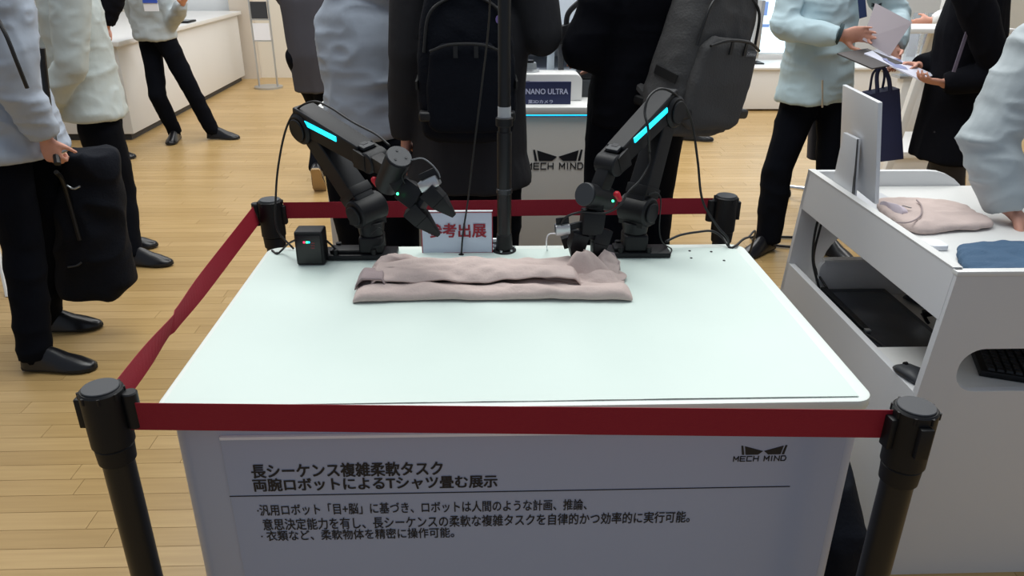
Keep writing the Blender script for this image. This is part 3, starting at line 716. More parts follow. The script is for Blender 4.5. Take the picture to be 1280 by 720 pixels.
# control box
cb = thing('control_box', 'small black control box with tiny lights beside the left robot arm', 'box', (-.432, 1.73, HT))
a, b2 = A(370, 325, 1.71), A(406, 325, 1.71); zt = A(388, 291, 1.71).z
g = G(); g.beam(V((a.x+.001, 1.735, (HT+zt)/2+.003)), V((b2.x, 1.735, (HT+zt)/2+.003)), (0, 1, 0), .05, zt-HT-.002)
g.build('case', BLK, cb, bevel=.006, seg=3)
G().box((a.x+.006, 1.7075, HT+.009), (b2.x-.006, 1.7105, zt-.006)).build('faceplate', mat('face_black', (14, 14, 16), .25), cb, bevel=.001)
for (x, y, mt_) in ((380, 303, REDL), (383.5, 303, GREENL), (386, 303, CYAN)):
    q = A(x, y, 1.7065); G().box((q.x-.0022, 1.7062, q.z-.0022), (q.x+.0022, 1.7078, q.z+.0022)).build('indicator_light', mt_, cb)
DRED = mat('dim_red', (120, 50, 55), .5)
for k in range(3):
    q = A(391, 304+k*3, 1.7065); G().box((q.x-.004, 1.7066, q.z-.0018), (q.x+.004, 1.7078, q.z+.0012)).build('red_marking', DRED, cb)
cable([A(369, 300, 1.74), A(360, 305, 1.77), A(352, 313, 1.79), Z(346, 317, HT+.005), Z(340, 313, HT+.005)], 'short black cable behind the small control box', .0026)
cable([A(407, 300, 1.74), A(414, 306, 1.75), A(420, 312, 1.75)], 'short black lead from control box to the left arm base', .0026)

# ---------------------------------------------------------------- barrier stanchions and belts
HS = .94
def stanchion(x, y, label, clips):
    R = thing('barrier_post', label, 'barrier post', (x, y, 0), 'black belt barrier posts')
    G().cyl((x, y, 0), (x, y, .012), .165, bev=.004, k=40).build('base', POLE, R)
    G().ell([((x, y, .012), (1, 0, 0), (0, 1, 0), .15, .15), ((x, y, .025), (1, 0, 0), (0, 1, 0), .07, .07), ((x, y, .04), (1, 0, 0), (0, 1, 0), .03, .03)], 32).build('base_cover', BLK, R)
    G().cyl((x, y, .02), (x, y, HS-.12), .0245, k=32).build('tube', POLE, R)
    G().cyl((x, y, HS-.137), (x, y, HS-.105), .0285, .030, k=32, bev=.002).build('collar', BLK, R)
    G().cyl((x, y, HS-.105), (x, y, HS-.003), .0325, k=36, bev=.003).build('belt_head', BLK, R)
    g = G()
    for k in range(8):
        a_ = k*PI/4+.3; c = V((x+.0322*math.cos(a_), y+.0322*math.sin(a_), 0)); g.cyl(c+V((0, 0, HS-.016)), c+V((0, 0, HS-.005)), .0025, k=8)
    g.build('cap_teeth', BLK, R)
    G().cyl((x, y, HS-.004), (x, y, HS), .0275, k=36, bev=.001).build('cap_disc', GREYCAP, R)
    for (an, kind) in clips:
        a_ = math.radians(an); dx, dy = math.cos(a_), math.sin(a_)
        c = V((x+dx*.040, y+dy*.040, 0))
        if kind == 'r':
            G().cyl(c+V((0, 0, HS-.075)), c+V((0, 0, HS-.012)), .0125, k=20, bev=.002).build('belt_clip', BLK, R)
        else:
            G().beam(c+V((-dx*.004, -dy*.004, HS-.07)), c+V((-dx*.004, -dy*.004, HS-.018)), (-dy, dx, 0), .020, .010).build('belt_slot', BLK, R, bevel=.002)
    return R
SP = dict(FL=(-.600, 1.033), FR=(.641, .948), BL=(-.587, 2.0), BR=(.667, 2.015))
stanchion(*SP['FL'], 'black barrier post at the front left corner of the demo table', [(5, 'r'), (95, 's'), (180, 's')])
stanchion(*SP['FR'], 'black barrier post at the front right corner of the demo table, by the white desk', [(20, 's'), (185, 's'), (270, 's')])
stanchion(*SP['BL'], 'black barrier post behind the left rear corner of the demo table', [(175, 'r'), (0, 's')])
stanchion(*SP['BR'], 'black barrier post behind the right rear corner of the demo table', [(180, 'r'), (0, 's')])
def belt(p0, p1, label, h=.048, twist=None, sag=.0):
    n = 60; vs = []; fs = []; p0, p1 = V(p0), V(p1); d = (p1-p0).normalized(); sd = d.cross(V((0, 0, 1))).normalized()
    for i in range(n+1):
        t = i/n; c = p0.lerp(p1, t)-V((0, 0, sag*4*t*(1-t)))
        a_ = twist(t) if twist else 0
        up = V((0, 0, 1))*math.cos(a_)+sd*math.sin(a_)
        vs += [c-up*h/2, c+up*h/2]
    fs = [(2*i, 2*i+1, 2*i+3, 2*i+2) for i in range(n)]
    g = G(); g.add(vs, fs); o = g.build('barrier_belt', RED, None, smooth=False)
    md = o.modifiers.new('t', 'SOLIDIFY'); md.thickness = .001; md.offset = 0
    return tag(o, label, 'belt', 'red barrier belts')
za, zb = (A(170, 503, 1.035).z+A(170, 533, 1.035).z)/2, (A(1108, 516, .95).z+A(1108, 546, .95).z)/2
hb = A(640, 508, .99).z-A(640, 542, .99).z
belt((-.566, 1.030, za), (.612, .952, zb), 'long red barrier belt crossing the front of the demo table', h=hb)
zb2 = (A(360, 253, 2.0).z+A(360, 273, 2.0).z)/2
belt((-.552, 2.0, zb2), (.628, 2.012, zb2+.002), 'red barrier belt stretched behind the demo table', h=A(640, 254, 2.).z-A(640, 274, 2.).z)
belt((-.602, 1.072, HS-.045), (-.624, 1.985, HS-.040), 'slightly twisted red barrier belt along the left side of the demo table', h=.048, twist=lambda t: .42*math.exp(-((t-.30)/.12)**2)*(1 if t < .3 else .6)-.25*t)

# ---------------------------------------------------------------- white workstation desk (right)
wd = thing('workstation_desk', 'white workstation desk with open sides and raised rim at the right', 'desk', (1.5, 2.0, 0))
Y0, Y1, ZR = 1.55, 2.42, .90
def xs(z): return 1.063-(ZR-z)*.068            # left side leans outward towards the floor
def side_quad(z0, z1, ya, yb, t=.02):
    g = G(); return g.loft([[(xs(z0), ya, z0), (xs(z1), ya, z1), (xs(z1)+t, ya, z1), (xs(z0)+t, ya, z0)], [(xs(z0), yb, z0), (xs(z1), yb, z1), (xs(z1)+t, yb, z1), (xs(z0)+t, yb, z0)]])
side_quad(.772, ZR, Y0+.012, Y1).build('upper_side_panel', DESKW, wd, bevel=.001, smooth=False)
side_quad(.0, .575, Y0+.012, Y1-.0).build('lower_side_panel', DESKW, wd, bevel=.001, smooth=False)
XR = 1.68
# front panel with handle slot
def holed(outer, hole, axis, a, b2):
    bm = bmesh.new()
    def ring(poly, t):
        vs = [bm.verts.new((q[0], t, q[1])) for q in poly]; es = [bm.edges.new((vs[i], vs[(i+1) % len(vs)])) for i in range(len(vs))]; return vs, es
    for t in (a, b2):
        v1, e1 = ring(outer, t); v2_, e2 = ring(hole, t); bmesh.ops.triangle_fill(bm, use_beauty=True, edges=e1+e2)
        if t == a: A1, A2 = v1, v2_
        else:
            for P, Q in ((A1, v1), (A2, v2_)):
                for i in range(len(P)): bm.faces.new((P[i], P[(i+1) % len(P)], Q[(i+1) % len(P)], Q[i]))
    bmesh.ops.recalc_face_normals(bm, faces=bm.faces); me = bpy.data.meshes.new('m'); bm.to_mesh(me); bm.free(); return me
s0z, s1z = A(1250, 489, Y0).z, A(1250, 436, Y0).z
slot = rrect(A(1197, 462, Y0).x, s0z, 1.56, s1z, .056, 8)
fp = link('front_panel', holed([(xs(0), 0), (XR-.03, 0), (XR, ZR-.012), (xs(ZR), ZR-.012)], slot, 1, Y0, Y0+.02), DESKW); adopt(fp, wd)
G().box((xs(ZR)-.001, Y0-.001, ZR-.012), (XR, Y0+.021, ZR)).build('front_rim', WHITE, wd, bevel=.002)
G().box((xs(ZR)-.001, Y0+.02, ZR), (xs(ZR)+.022, Y1, ZR+.003)).build('side_rim', WHITE, wd)
# back panel with rounded end and a big round cut-out below
zc = .60
outer = [(xs(0), 0), (1.66, 0), (1.66, .70), (1.62, .72)]+[(1.46+.16*math.cos(t*PI/16), .74+.16*math.sin(t*PI/16)) for t in range(0, 9)]+[(xs(ZR), ZR)]
hole = rrect(1.155, .14, 1.56, .70, .13, 8)
bk = link('back_panel', holed(outer, hole, 1, Y1-.02, Y1), DESKW); adopt(bk, wd)
# deck, shelf, upstand
G().box((xs(.84)+.021, Y0+.021, .832), (XR-.02, Y1-.021, .85)).build('deck', WHITE, wd, bevel=.001)
G().box((xs(.5)+.021, Y0+.021, .482), (XR-.02, Y1-.021, .50)).build('shelf', WHITE, wd, bevel=.001)
G().prism(rrect(1.105, .5005, 1.62, .625, (.0, .0, .03, .03)), 1, 2.30, 2.32).build('shelf_upstand', DESKW, wd, bevel=.002)
G().box((1.115, 2.296, .620), (1.60, 2.324, .628)).build('upstand_edge', WHITE, wd)
G().box((XR-.04, Y0+.021, 0), (XR-.02, Y1-.021, .832)).build('right_side_panel', DESKW, wd)
# black drawing tablet / laptop dock on shelf
bb = thing('black_console', 'flat black console lying on the lower shelf of the white desk', 'console', (1.2, 2.1, .50))
G().box((1.075, 1.80, .5005), (1.33, 2.285, .530)).build('case', mat('console_black', (30, 33, 40), .35), bb, bevel=.005)
G().box((1.09, 1.86, .530), (1.31, 2.25, .5325)).build('top_plate', mat('console_plate', (38, 42, 50), .25), bb, bevel=.001)
lb = thing('usb_adapter', 'slim black adapter with a silver end on the black console', 'adapter', (1.12, 2.05, .533))
G().beam((1.115, 2.27, .538), (1.118, 1.97, .538), (1, 0, 0), .022, .010).build('adapter_body', BLK, lb, bevel=.002)
G().beam((1.1185, 1.99, .5385), (1.1195, 1.955, .5385), (1, 0, 0), .016, .008).build('silver_end', SILVER, lb, bevel=.001)
cable([V((1.10, 2.27, .537)), V((1.085, 2.32, .62)), V((1.095, 2.36, .72)), V((1.12, 2.38, .80)), V((1.13, 2.38, .828))], 'black cable rising from the console to the desk deck, nearer the side', .004)
cable([V((1.125, 2.26, .537)), V((1.10, 2.34, .60)), V((1.12, 2.385, .70)), V((1.14, 2.385, .828))], 'black cable rising from the console to the desk deck, nearer the back', .004)
cable([V((1.10, 2.15, .5345)), V((1.085, 2.08, .5345)), V((1.10, 1.98, .5345)), V((1.12, 1.90, .5345)), V((1.13, 1.84, .535)), V((1.16, 1.81, .537))], 'black cable lying across the black console', .004)
def mouse(x, y, z, rz, label):
    g = G(); g.ell([((0, -.052, .004), (1, 0, 0), (0, 0, 1), .012, .004), ((0, -.045, .010), (1, 0, 0), (0, 0, 1), .024, .010), ((0, -.01, .017), (1, 0, 0), (0, 0, 1), .031, .017), ((0, .03, .014), (1, 0, 0), (0, 0, 1), .028, .013), ((0, .052, .007), (1, 0, 0), (0, 0, 1), .014, .006)], 20)
    R = thing('computer_mouse', label, 'mouse', (x, y, z)); o = g.build('shell', GREYCAP, None, sharp=None); o.parent = R
    o2 = G().cyl((-.004, .028, .027), (.004, .028, .027), .006, k=12).build('scroll_wheel', BLK, None); o2.parent = R
    R.rotation_euler = (0, 0, rz); R.location.z += .001
mouse(*Z(1141, 468, .585).xy, .572, .3, 'dark mouse at the near end of the desk tray behind the corner post')
mouse(1.42, 2.22, .50, .5, 'dark round mouse at the back of the desk shelf')
ph = thing('phone_holder', 'small black handheld device leaning on the desk shelf near the front panel', 'device', Z(1158, 400, .52))
a = Z(1153, 392, .53); G().beam(a, a+V((.06, -.02, .02)), (0, 0, 1), .018, .022).build('device_body', BLK, ph, bevel=.003)
rebase(ph, (a.x, a.y, .50))
G().beam(a, V((a.x+.02, a.y-.01, .501)), (0, 1, 0), .014, .008).build('device_foot', BLK, ph)
# keyboard with separate keys
kb = thing('keyboard', 'black keyboard seen through the hand slot of the white desk', 'keyboard', (1.35, 1.62, .56))
kz = .60
ka = V((1.205, 1.79, kz))
kg = G(); km = G().loft([[(-.0082, -.0082, 0), (.0082, -.0082, 0), (.0082, .0082, 0), (-.0082, .0082, 0)], [(-.0068, -.006, .006), (.0068, -.006, .006), (.0068, .0072, .006), (-.0068, .0072, .006)]]).mesh('key'); km.materials.append(KEYM)
rot = Matrix.Rotation(math.radians(-62), 4, 'Z')
def KP(u, v, w): return V((1.19, 1.66, kz))+rot @ V((u, v, 0))+V((0, 0, w))
g = G(); g.loft([[KP(-.02, -.015, -.014), KP(.40, -.015, -.014), KP(.40, .125, -.014), KP(-.02, .125, -.014)], [KP(-.018, -.013, .002), KP(.398, -.013, .002), KP(.398, .123, .002), KP(-.018, .123, .002)]])
rot = Matrix.Rotation(math.radians(68), 4, 'Z')
def KP(u, v, w): return V((1.375, 1.59, .589))+rot @ V((u, v, 0))+V((0, 0, w))
g = G(); g.loft([[KP(-.002, -.012, -.016), KP(.42, -.012, -.016), KP(.42, .135, -.016), KP(-.002, .135, -.016)], [KP(0, -.010, .0), KP(.418, -.010, .0), KP(.418, .133, .0), KP(0, .133, .0)]])
g.build('case', BLK, kb, bevel=.003)
for i in range(15):
    for j in range(6):
        o = bpy.data.objects.new('key', km); S.collection.objects.link(o); o.parent = kb
        o.matrix_world = Matrix.Translation(KP(.016+i*.0192, .006+j*.0205, 0)-kb.location) @ rot
G().box((xs(.57)+.022, Y0+.0205, .557), (XR-.045, 1.80, .572)).build('keyboard_tray', WHITE, wd, bevel=.001)

# monitor
mt_ = thing('desktop_monitor', 'white desktop monitor seen from behind on the white desk', 'monitor', (1.13, 2.2, .85))
MW = mat('monitor_white', (214, 216, 220), .35)
c = [(1.115, 2.06, .895), (1.140, 2.36, .895), (1.098, 2.36, 1.185), (1.066, 2.06, 1.185)]
nrm = V((1, -.05, .12)).normalized()*.013
G().loft([[V(q) for q in c], [V(q)+nrm for q in c]]).build('rear_shell', MW, mt_, bevel=.004)
c2 = [V(c[0])*.97+V(c[2])*.03, V(c[1])*.97+V(c[3])*.03, V(c[2])*.97+V(c[0])*.03, V(c[3])*.97+V(c[1])*.03]
G().loft([[q+nrm for q in c2], [q+nrm*1.15 for q in c2]]).build('screen_glass', mat('glass_black', (12, 13, 16), .1), mt_)
g = G().loft([[(1.045, 2.13, .858), (1.045, 2.29, .858), (1.055, 2.29, .853), (1.055, 2.13, .853)], [(1.072, 2.17, 1.07), (1.072, 2.26, 1.07), (1.088, 2.26, 1.07), (1.088, 2.17, 1.07)]])
g = G().loft([[(1.088, 2.13, .8515), (1.088, 2.29, .8515), (1.100, 2.29, .8515), (1.100, 2.13, .8515)], [(1.080, 2.17, 1.06), (1.080, 2.26, 1.06), (1.094, 2.26, 1.06), (1.094, 2.17, 1.06)]])
g.build('stand', MW, mt_, bevel=.003)
G().box((1.088, 2.12, .8505), (1.26, 2.30, .857)).build('foot', MW, mt_, bevel=.002)
G().loft([[(1.086, 2.12, .858), (1.086, 2.14, .858), (1.088, 2.14, .858), (1.088, 2.12, .858)], [(1.082, 2.165, 1.06), (1.082, 2.169, 1.06), (1.084, 2.169, 1.06), (1.084, 2.165, 1.06)]]).build('stand_seam', GREYCAP, mt_)

# folded clothes on the desk
def blob_cloth(name, label, pts, z0, h, mt, seed, cat):
    # pts: outline polygon (x, y); built as a rounded pile with folds
    g = G(); cx = sum(p[0] for p in pts)/len(pts); cy = sum(p[1] for p in pts)/len(pts)
    P = [V((p[0], p[1], 0)) for p in pts]; P = spline(P+[P[0]], 5)[:-1]
    rings = []
    for s, z in ((.9, 0), (1., .25), (1.0, .6), (.93, .9), (.78, 1.0), (.4, 1.04), (.1, 1.04)):
        rings.append([V((cx+(p.x-cx)*s, cy+(p.y-cy)*s, z0+h*z)) for p in P])
    g.loft(rings)
    me = remesh(g, .006, 3, [(.004, (14, 26, 10), 1), (.0025, (40, 40, 40), 0)], seed)
    co = np.empty(len(me.vertices)*3); me.vertices.foreach_get('co', co); co = co.reshape(-1, 3); co[:, 2] = np.maximum(co[:, 2], z0+.0005); me.vertices.foreach_set('co', co.ravel())
    R = thing(name, label, cat, (cx, cy, z0)); o = link('folded_body', me, mt); adopt(o, R); return R
zD = .8505
pk = blob_cloth('folded_pullover', 'folded pale pink pullover with neckline towards the monitor on the white desk', [Z(1098, 247, .87).xy, Z(1150, 248, .87).xy, Z(1195, 252, .87).xy, Z(1222, 265, .87).xy, Z(1240, 283, .86).xy, Z(1190, 287, .86).xy, Z(1148, 290, .86).xy, Z(1118, 276, .86).xy, Z(1100, 264, .86).xy], zD, .026, PINK, 31, 'pullover')
G().tube(spline([Z(1112, 277, .883), Z(1135, 278, .884), Z(1150, 270, .885), Z(1152, 258, .885), Z(1146, 250, .885)]), .0022).build('neck_seam', PINKD, pk)
G().ell([(Z(1107, 258, .876), (0, 1, 0), (.3, 0, 1), .035, .012), (Z(1120, 262, .880), (0, 1, 0), (.3, 0, 1), .036, .014), (Z(1128, 262, .878), (0, 1, 0), (.3, 0, 1), .03, .008)], 20).build('collar', mat('collar_lav', (206, 194, 204), .9), pk)
G().beam(Z(1128, 257, .889), Z(1139, 260, .889), (0, 0, 1), .001, .006).build('neck_tag', GREYCAP, pk)
bl = blob_cloth('folded_garment', 'folded slate-blue garment at the near end of the white desk', [(1.215, 1.80), (1.38, 1.81), (1.53, 1.80), (1.60, 1.70), (1.56, 1.60), (1.3, 1.592), (1.16, 1.60), (1.165, 1.70)], zD, .030, BLUEC, 37, 'garment')
wc = thing('white_cloth', 'white folded cloth under the blue garment on the desk', 'cloth', Z(1165, 305, .86))
q = Z(1160, 300, .852); 
G().prism(rrect(1.150, 1.805, 1.20, 1.86, .012), 2, zD, zD+.014).build('folded_cloth', PAPER, wc, bevel=.004); rebase(wc, (1.17, 1.83, zD))

# ---------------------------------------------------------------- chair behind desk, white stool, bag
ch = thing('chair_frame', 'chrome chair base poking out behind the rear left post of the white desk', 'chair', Z(1060, 260, 0))
c0 = Z(1050, 262, 0); rebase(ch, (c0.x, c0.y, 0))
for (x, y) in ((985, 238), (1005, 290), (1075, 300), (1110, 262), (1070, 225)):
    e_ = Z(x, y, .05); G().tube([V((c0.x, c0.y, .11)), V((e_.x, e_.y, .075))], [.022, .014]).build('leg', CHROME, ch)
    G().cyl((e_.x-.014, e_.y, .028), (e_.x+.014, e_.y, .028), .028, k=18).build('caster', BLK, ch)
G().tube([V((c0.x, c0.y, .1)), V((c0.x, c0.y, .42))], .025).build('column', CHROME, ch)
G().prism(rrect(c0.x-.22, c0.y-.2, c0.x+.22, c0.y+.2, .08), 2, .42, .48).build('seat', PACKB, ch, bevel=.015)
st = thing('white_stool', 'low white box table between the navy bag and the black coat', 'table', Z(1150, 215, 0))
q0_, q1_ = A(1118, 190, 5.5), A(1185, 190, 5.5)
zt = q0_.z; G().box((q0_.x, 5.5, zt-.05), (q1_.x+.3, 6.2, zt)).build('top', WHITE, st, bevel=.01)
G().box((q0_.x+.03, 5.53, 0), (q1_.x+.27, 6.1, zt-.05)).build('body', WHITE, st, bevel=.005); rebase(st, (q0_.x+.2, 5.8, 0))
ds = thing('sloping_stand', 'white sloping leg of a display stand behind the navy bag', 'stand', Z(1130, 190, 0))
g0_, g1_ = A(1126, 170, 5.15), A(1146, 88, 5.15)
G().beam(V((g0_.x-.07, 5.15, .0)), g1_+V((.06, 0, .25)), (0, 1, 0), .05, .05).build('leg', WHITE, ds, bevel=.006)
G().box((g1_.x-.2, 4.98, g1_.z+.25), (g1_.x+.5, 5.35, g1_.z+.28)).build('top', WHITE, ds, bevel=.006)
G().beam(V((g0_.x+.6, 5.15, 0)), g1_+V((.3, 0, .25)), (0, 1, 0), .05, .05).build('leg', WHITE, ds, bevel=.006); rebase(ds, (g0_.x, 5.15, 0))
lw = thing('leaflet_display', 'clear acrylic leaflet display on the far right behind the clipboard', 'display', A(1150, 60, 6.5))
q = A(1155, 40, 6.5)
for k in range(3):
    G().box((q.x-.12+k*.13, 6.5, q.z-.35), (q.x-.02+k*.13, 6.52, q.z+.15)).build('pocket', ACR, lw)
    G().box((q.x-.11+k*.13, 6.505, q.z-.2), (q.x-.03+k*.13, 6.512, q.z+.02)).build('leaflet', [PAPER, PAPERG, mat('leaf_blue', (150, 165, 190), .5)][k], lw)
G().box((q.x-.15, 6.45, q.z-.37), (q.x+.3, 6.6, q.z-.35)).build('base', SILVER, lw)
G().box((q.x-.1, 6.48, 0), (q.x+.22, 6.58, q.z-.37)).build('pedestal', WHITE, lw, bevel=.01); rebase(lw, (q.x, 6.5, 0))
# thin white leg at the far left edge
tg = thing('white_easel', 'white slanting easel leg at the extreme left behind the walking man', 'easel', Z(8, 370, 0))
e0, e1 = Z(10, 371, 0), A(-8, 290, 3.6)
G().tube([e0, e1], .012).build('leg', WHITE, tg); G().tube([e0+V((-.5, .1, 0)), e1], .012).build('leg', WHITE, tg); G().tube([e0+V((-.25, .5, 0)), e1], .012).build('leg', WHITE, tg)
G().box((e1.x-.35, 3.58, e1.z-.05), (e1.x+.02, 3.6, e1.z+.3)).build('board', WALLW, tg); rebase(tg, (e0.x, e0.y, 0))

# ================================================================ people
def hand(g, w_, d, n, side, curl=.45, s=1.0, spread=.12):
    d = V(d).normalized(); n = V(n); n = (n-d*n.dot(d)).normalized(); b_ = d.cross(n)*side   # b_ points to the thumb side
    g.ell([(w_-d*.02*s, b_, n, .026*s, .019*s), (w_+d*.015*s, b_, n, .032*s, .017*s), (w_+d*.05*s, b_, n, .041*s, .016*s), (w_+d*.085*s, b_, n, .040*s, .013*s), (w_+d*.098*s, b_, n, .034*s, .008*s)], 18)
    for k, (o_, L_) in enumerate(((.030, .070), (.010, .079), (-.011, .074), (-.031, .058))):
        p = w_+d*(.088-(.006 if k in (0, 3) else 0))*s+b_*o_*s
        dd = (d+b_*o_*spread/.03).normalized(); a_ = curl*.6; r = .0088 if k < 3 else .0076
        for j, fr_ in enumerate((.45, .31, .24)):
            dr = dd*math.cos(a_)+n*math.sin(a_); q = p+dr*L_*fr_*s
            g.cap(p, q, r*s*(1-.08*j), r*s*(.94-.08*j), 10); p = q; a_ += curl
    p = w_+d*.022*s+b_*.028*s; dr = (d*.62+b_*.62+n*.35).normalized()
    q = p+dr*.045*s; g.cap(p, q, .0125*s, .0105*s, 10); dr = (d*.85+b_*.2+n*.5*(.5+curl)).normalized()
    r_ = q+dr*.032*s; g.cap(q, r_, .010*s, .0085*s, 10); g.cap(r_, r_+dr*.018*s, .0085*s, .0075*s, 10)

def shoe(R, heel_ankle, fdir, mt, scale=1., sole=None, pitch=0., name='shoe', z=None):
    f = V((fdir[0], fdir[1], 0)).normalized(); s_ = V((f.y, -f.x, 0)); up = V((0, 0, 1))
    if pitch:
        f2 = f*math.cos(pitch)+up*math.sin(pitch); up = up*math.cos(pitch)-f*math.sin(pitch); f = f2
    o = V(heel_ankle)-up*.075*scale-f*.055*scale          # heel bottom
    g = G(); rings = []
    for (t, w2, h, zz) in ((0, .020, .045, .012), (.008, .030, .068, .008), (.03, .037, .090, .008), (.07, .038, .102, .008), (.10, .040, .100, .008), (.14, .044, .084, .008), (.18, .048, .062, .008), (.22, .048, .050, .008), (.255, .040, .035, .008), (.278, .026, .027, .010), (.288, .010, .018, .012)):
        r = []
        for k in range(16):
            a_ = 2*PI*k/16; x = math.cos(a_); y = math.sin(a_)
            x = math.copysign(abs(x)**.75, x)
            yy = (h-zz)*(max(0, y)**.9)+zz if y > 0 else zz
            r.append(o+(f*t+s_*x*w2*(1 if y <= .2 else (1-.35*(y-.2)))+up*yy)*scale)
        rings.append(r)
    g.loft(rings); sh_ = g.build(name, mt, R, sharp=60)
    g = G(); rr = []
    out = [(0, .022), (.01, .031), (.04, .036), (.10, .034), (.15, .041), (.21, .049), (.25, .043), (.278, .028), (.29, .008)]
    P = [(t, w2) for t, w2 in out]+[(t, -w2) for t, w2 in out[::-1]]
    g.loft([[o+(f*t+s_*x)*scale for t, x in P], [o+(f*t+s_*x+up*.012)*scale for t, x in P]])
    so = g.build('sole', sole or SOLE, None, smooth=False); adopt(so, sh_)
    return sh_

def person(label, pos, face, H=1.72, J={}, top=JK_GREY, hem=.78, coat=False, trou=TROU, shoes=SHOE, voxel=.011, gv=.012, seed=1,
           hands={}, feet={}, group=None, sleeve=1., torso=1., arms=('L', 'R'), amp=1., hemw=1., lean=(0, 0), footpitch={}, sole=None, legw=1., solemat={}, cuff=None, belly=1., folds=None):
    k = H/1.72; fa = math.radians(face); f = V((-math.sin(fa), math.cos(fa), 0)); r = V((math.cos(fa), math.sin(fa), 0)); up = V((0, 0, 1))
    o = V((pos[0], pos[1], 0))
    def W(x, y, z): return o+(r*x+f*y+up*z)*k+V((lean[0], lean[1], 0))*max(0, (z-.9)/.6)
    j = dict(pel=W(0, 0, .93), chest=W(0, .01, 1.28), neck=W(0, 0, 1.46), head=W(0, .03, 1.60))
    for s, n_ in ((-1, 'L'), (1, 'R')):
        j['sh'+n_] = W(.175*s, 0, 1.39); j['el'+n_] = W(.235*s, -.03, 1.11); j['wr'+n_] = W(.25*s, .05, .87)
        j['hp'+n_] = W(.088*s, 0, .90); j['kn'+n_] = W(.095*s, .03, .49); j['an'+n_] = W(.10*s, -.02, .085)
    for q, v in J.items(): j[q] = V(v)
    R = thing('person', label, 'person', (pos[0], pos[1], 0), group)
    # --- body: one continuous surface
    g = G(); sp = j['neck']-j['pel']
    def tr(t): return j['pel']+sp*t
    kt = k*torso*.95
    g.ell([(tr(-.14), r, f, .12*kt, .09*kt), (tr(0), r, f, .14*kt, .10*kt), (tr(.3), r, f, .12*kt, .085*kt), (tr(.65), r, f, .14*kt, .095*kt), (tr(.88), r, f, .12*kt, .07*kt), (tr(1.), r, f, .055*kt, .055*kt)], 22)
    hd = j['head']; nk = j['neck']
    g.cap(nk-up*.02, hd-up*.05*k, .056*k, .052*k)
    hu = (hd-nk).normalized(); hu = (hu+up*2).normalized(); hf = (f-hu*f.dot(hu)).normalized(); hr = hf.cross(hu)
    if 'look' in J:
        hf = V(J['look']); hf = (hf-hu*hf.dot(hu)).normalized(); hr = hf.cross(hu)
    g.ell([(hd+hu*z*k+hf*y*k, hr, hf, a_*k, b_*k) for z, y, a_, b_ in ((-.115, .045, .022, .02), (-.10, .03, .045, .05), (-.06, .012, .063, .078), (-.02, .004, .070, .090), (.03, 0, .075, .097), (.07, -.005, .070, .090), (.10, -.01, .050, .066), (.118, -.012, .02, .03))], 22)
    fc = hd+hf*.092*k
    g.cap(fc+hu*.005*k-hf*.004, fc-hu*.030*k+hf*.016*k, .009*k, .013*k, 10)       # nose
    g.cap(fc-hu*.058*k-hr*.018*k-hf*.012, fc-hu*.058*k+hr*.018*k-hf*.012, .007*k, .007*k, 8)   # lips
    for s in (-1, 1):
        g.ell([(hd+hr*s*(.070+.004*i)*k-hu*.01*k-hf*.005*k, hf, hu, (.016+.004*i)*k, (.028+.005*i)*k) for i in range(3)], 12)
    for n_, s in (('L', -1), ('R', 1)):
        if n_ in arms:
            g.cap(j['sh'+n_], j['el'+n_], .048*k, .038*k); g.cap(j['el'+n_], j['wr'+n_], .038*k, .025*k)
            hh = hands.get(n_, {}); d_ = V(hh['d']) if 'd' in hh else (j['wr'+n_]-j['el'+n_]).normalized()
            hand(g, j['wr'+n_]+d_.normalized()*.015, d_, hh.get('n', -r*s), hh.get('t', s), hh.get('curl', .4), k*hh.get('s', 1))
        g.cap(j['hp'+n_], j['kn'+n_], .080*k, .055*k); g.cap(j['kn'+n_], j['an'+n_], .052*k, .036*k)
        fd = V(feet.get(n_, f)); fd = V((fd.x, fd.y, 0)).normalized()
        g.cap(j['an'+n_]-up*.02, j['an'+n_]-up*.045+fd*.08, .028*k, .018*k)
    bo = link('body', remesh(g, voxel, 2), SKIN); adopt(bo, R)
    for s in (-1, 1):
        e_ = hd+hf*.082*k+hu*.008*k+hr*s*.031*k
        ey = G().ell([(e_+hf*t*.012*k, hr, hu, math.cos(t*1.45)*.013*k, math.cos(t*1.45)*.010*k) for t in (-.95, -.5, 0, .5, .95)], 12).build('eye', EYEW, R, sharp=None)
        iris_ = G().cyl(e_+hf*.010*k, e_+hf*.0125*k, .0055*k, k=12).build('iris', IRIS, None); adopt(iris_, ey)
    # hair
    g = G(); g.ell([(hd+hu*z*k+hf*y*k, hr, hf, a_*k, b_*k) for z, y, a_, b_ in ((-.07, -.045, .055, .045), (-.03, -.035, .072, .068), (.03, -.018, .081, .090), (.06, -.006, .081, .098), (.09, -.006, .070, .088), (.118, -.008, .045, .058), (.130, -.01, .015, .02))], 22)
    hr_ = link('hair', remesh(g, .009, 1, [(.004, (60, 60, 20), 1)], seed), HAIR); adopt(hr_, R)
    # --- trousers
    g = G()
    g.ell([(j['pel']+up*.12*k, r, f, .150*k*torso, .115*k*torso), (j['pel'], r, f, .168*k*torso, .125*k*torso), (j['pel']-up*.09*k, r, f, .168*k*torso, .120*k*torso)], 24)
    for n_ in 'LR':
        g.cap(j['hp'+n_], j['kn'+n_], .092*k*legw, .070*k*legw, 16); an = j['an'+n_]; kd = (an-j['kn'+n_]).normalized(); e_ = an-kd*.005
        if an.z < .5: e_ = V((an.x, an.y, max(an.z-.03, .05)))
        kn_ = j['kn'+n_]; uu_ = r
        g.ell([(kn_+(e_-kn_)*t, uu_, kd.cross(uu_), w_*k*legw, w_*k*legw) for t, w_ in ((-.02, .069), (.3, .070), (.7, .064), (1, .060))], 18)
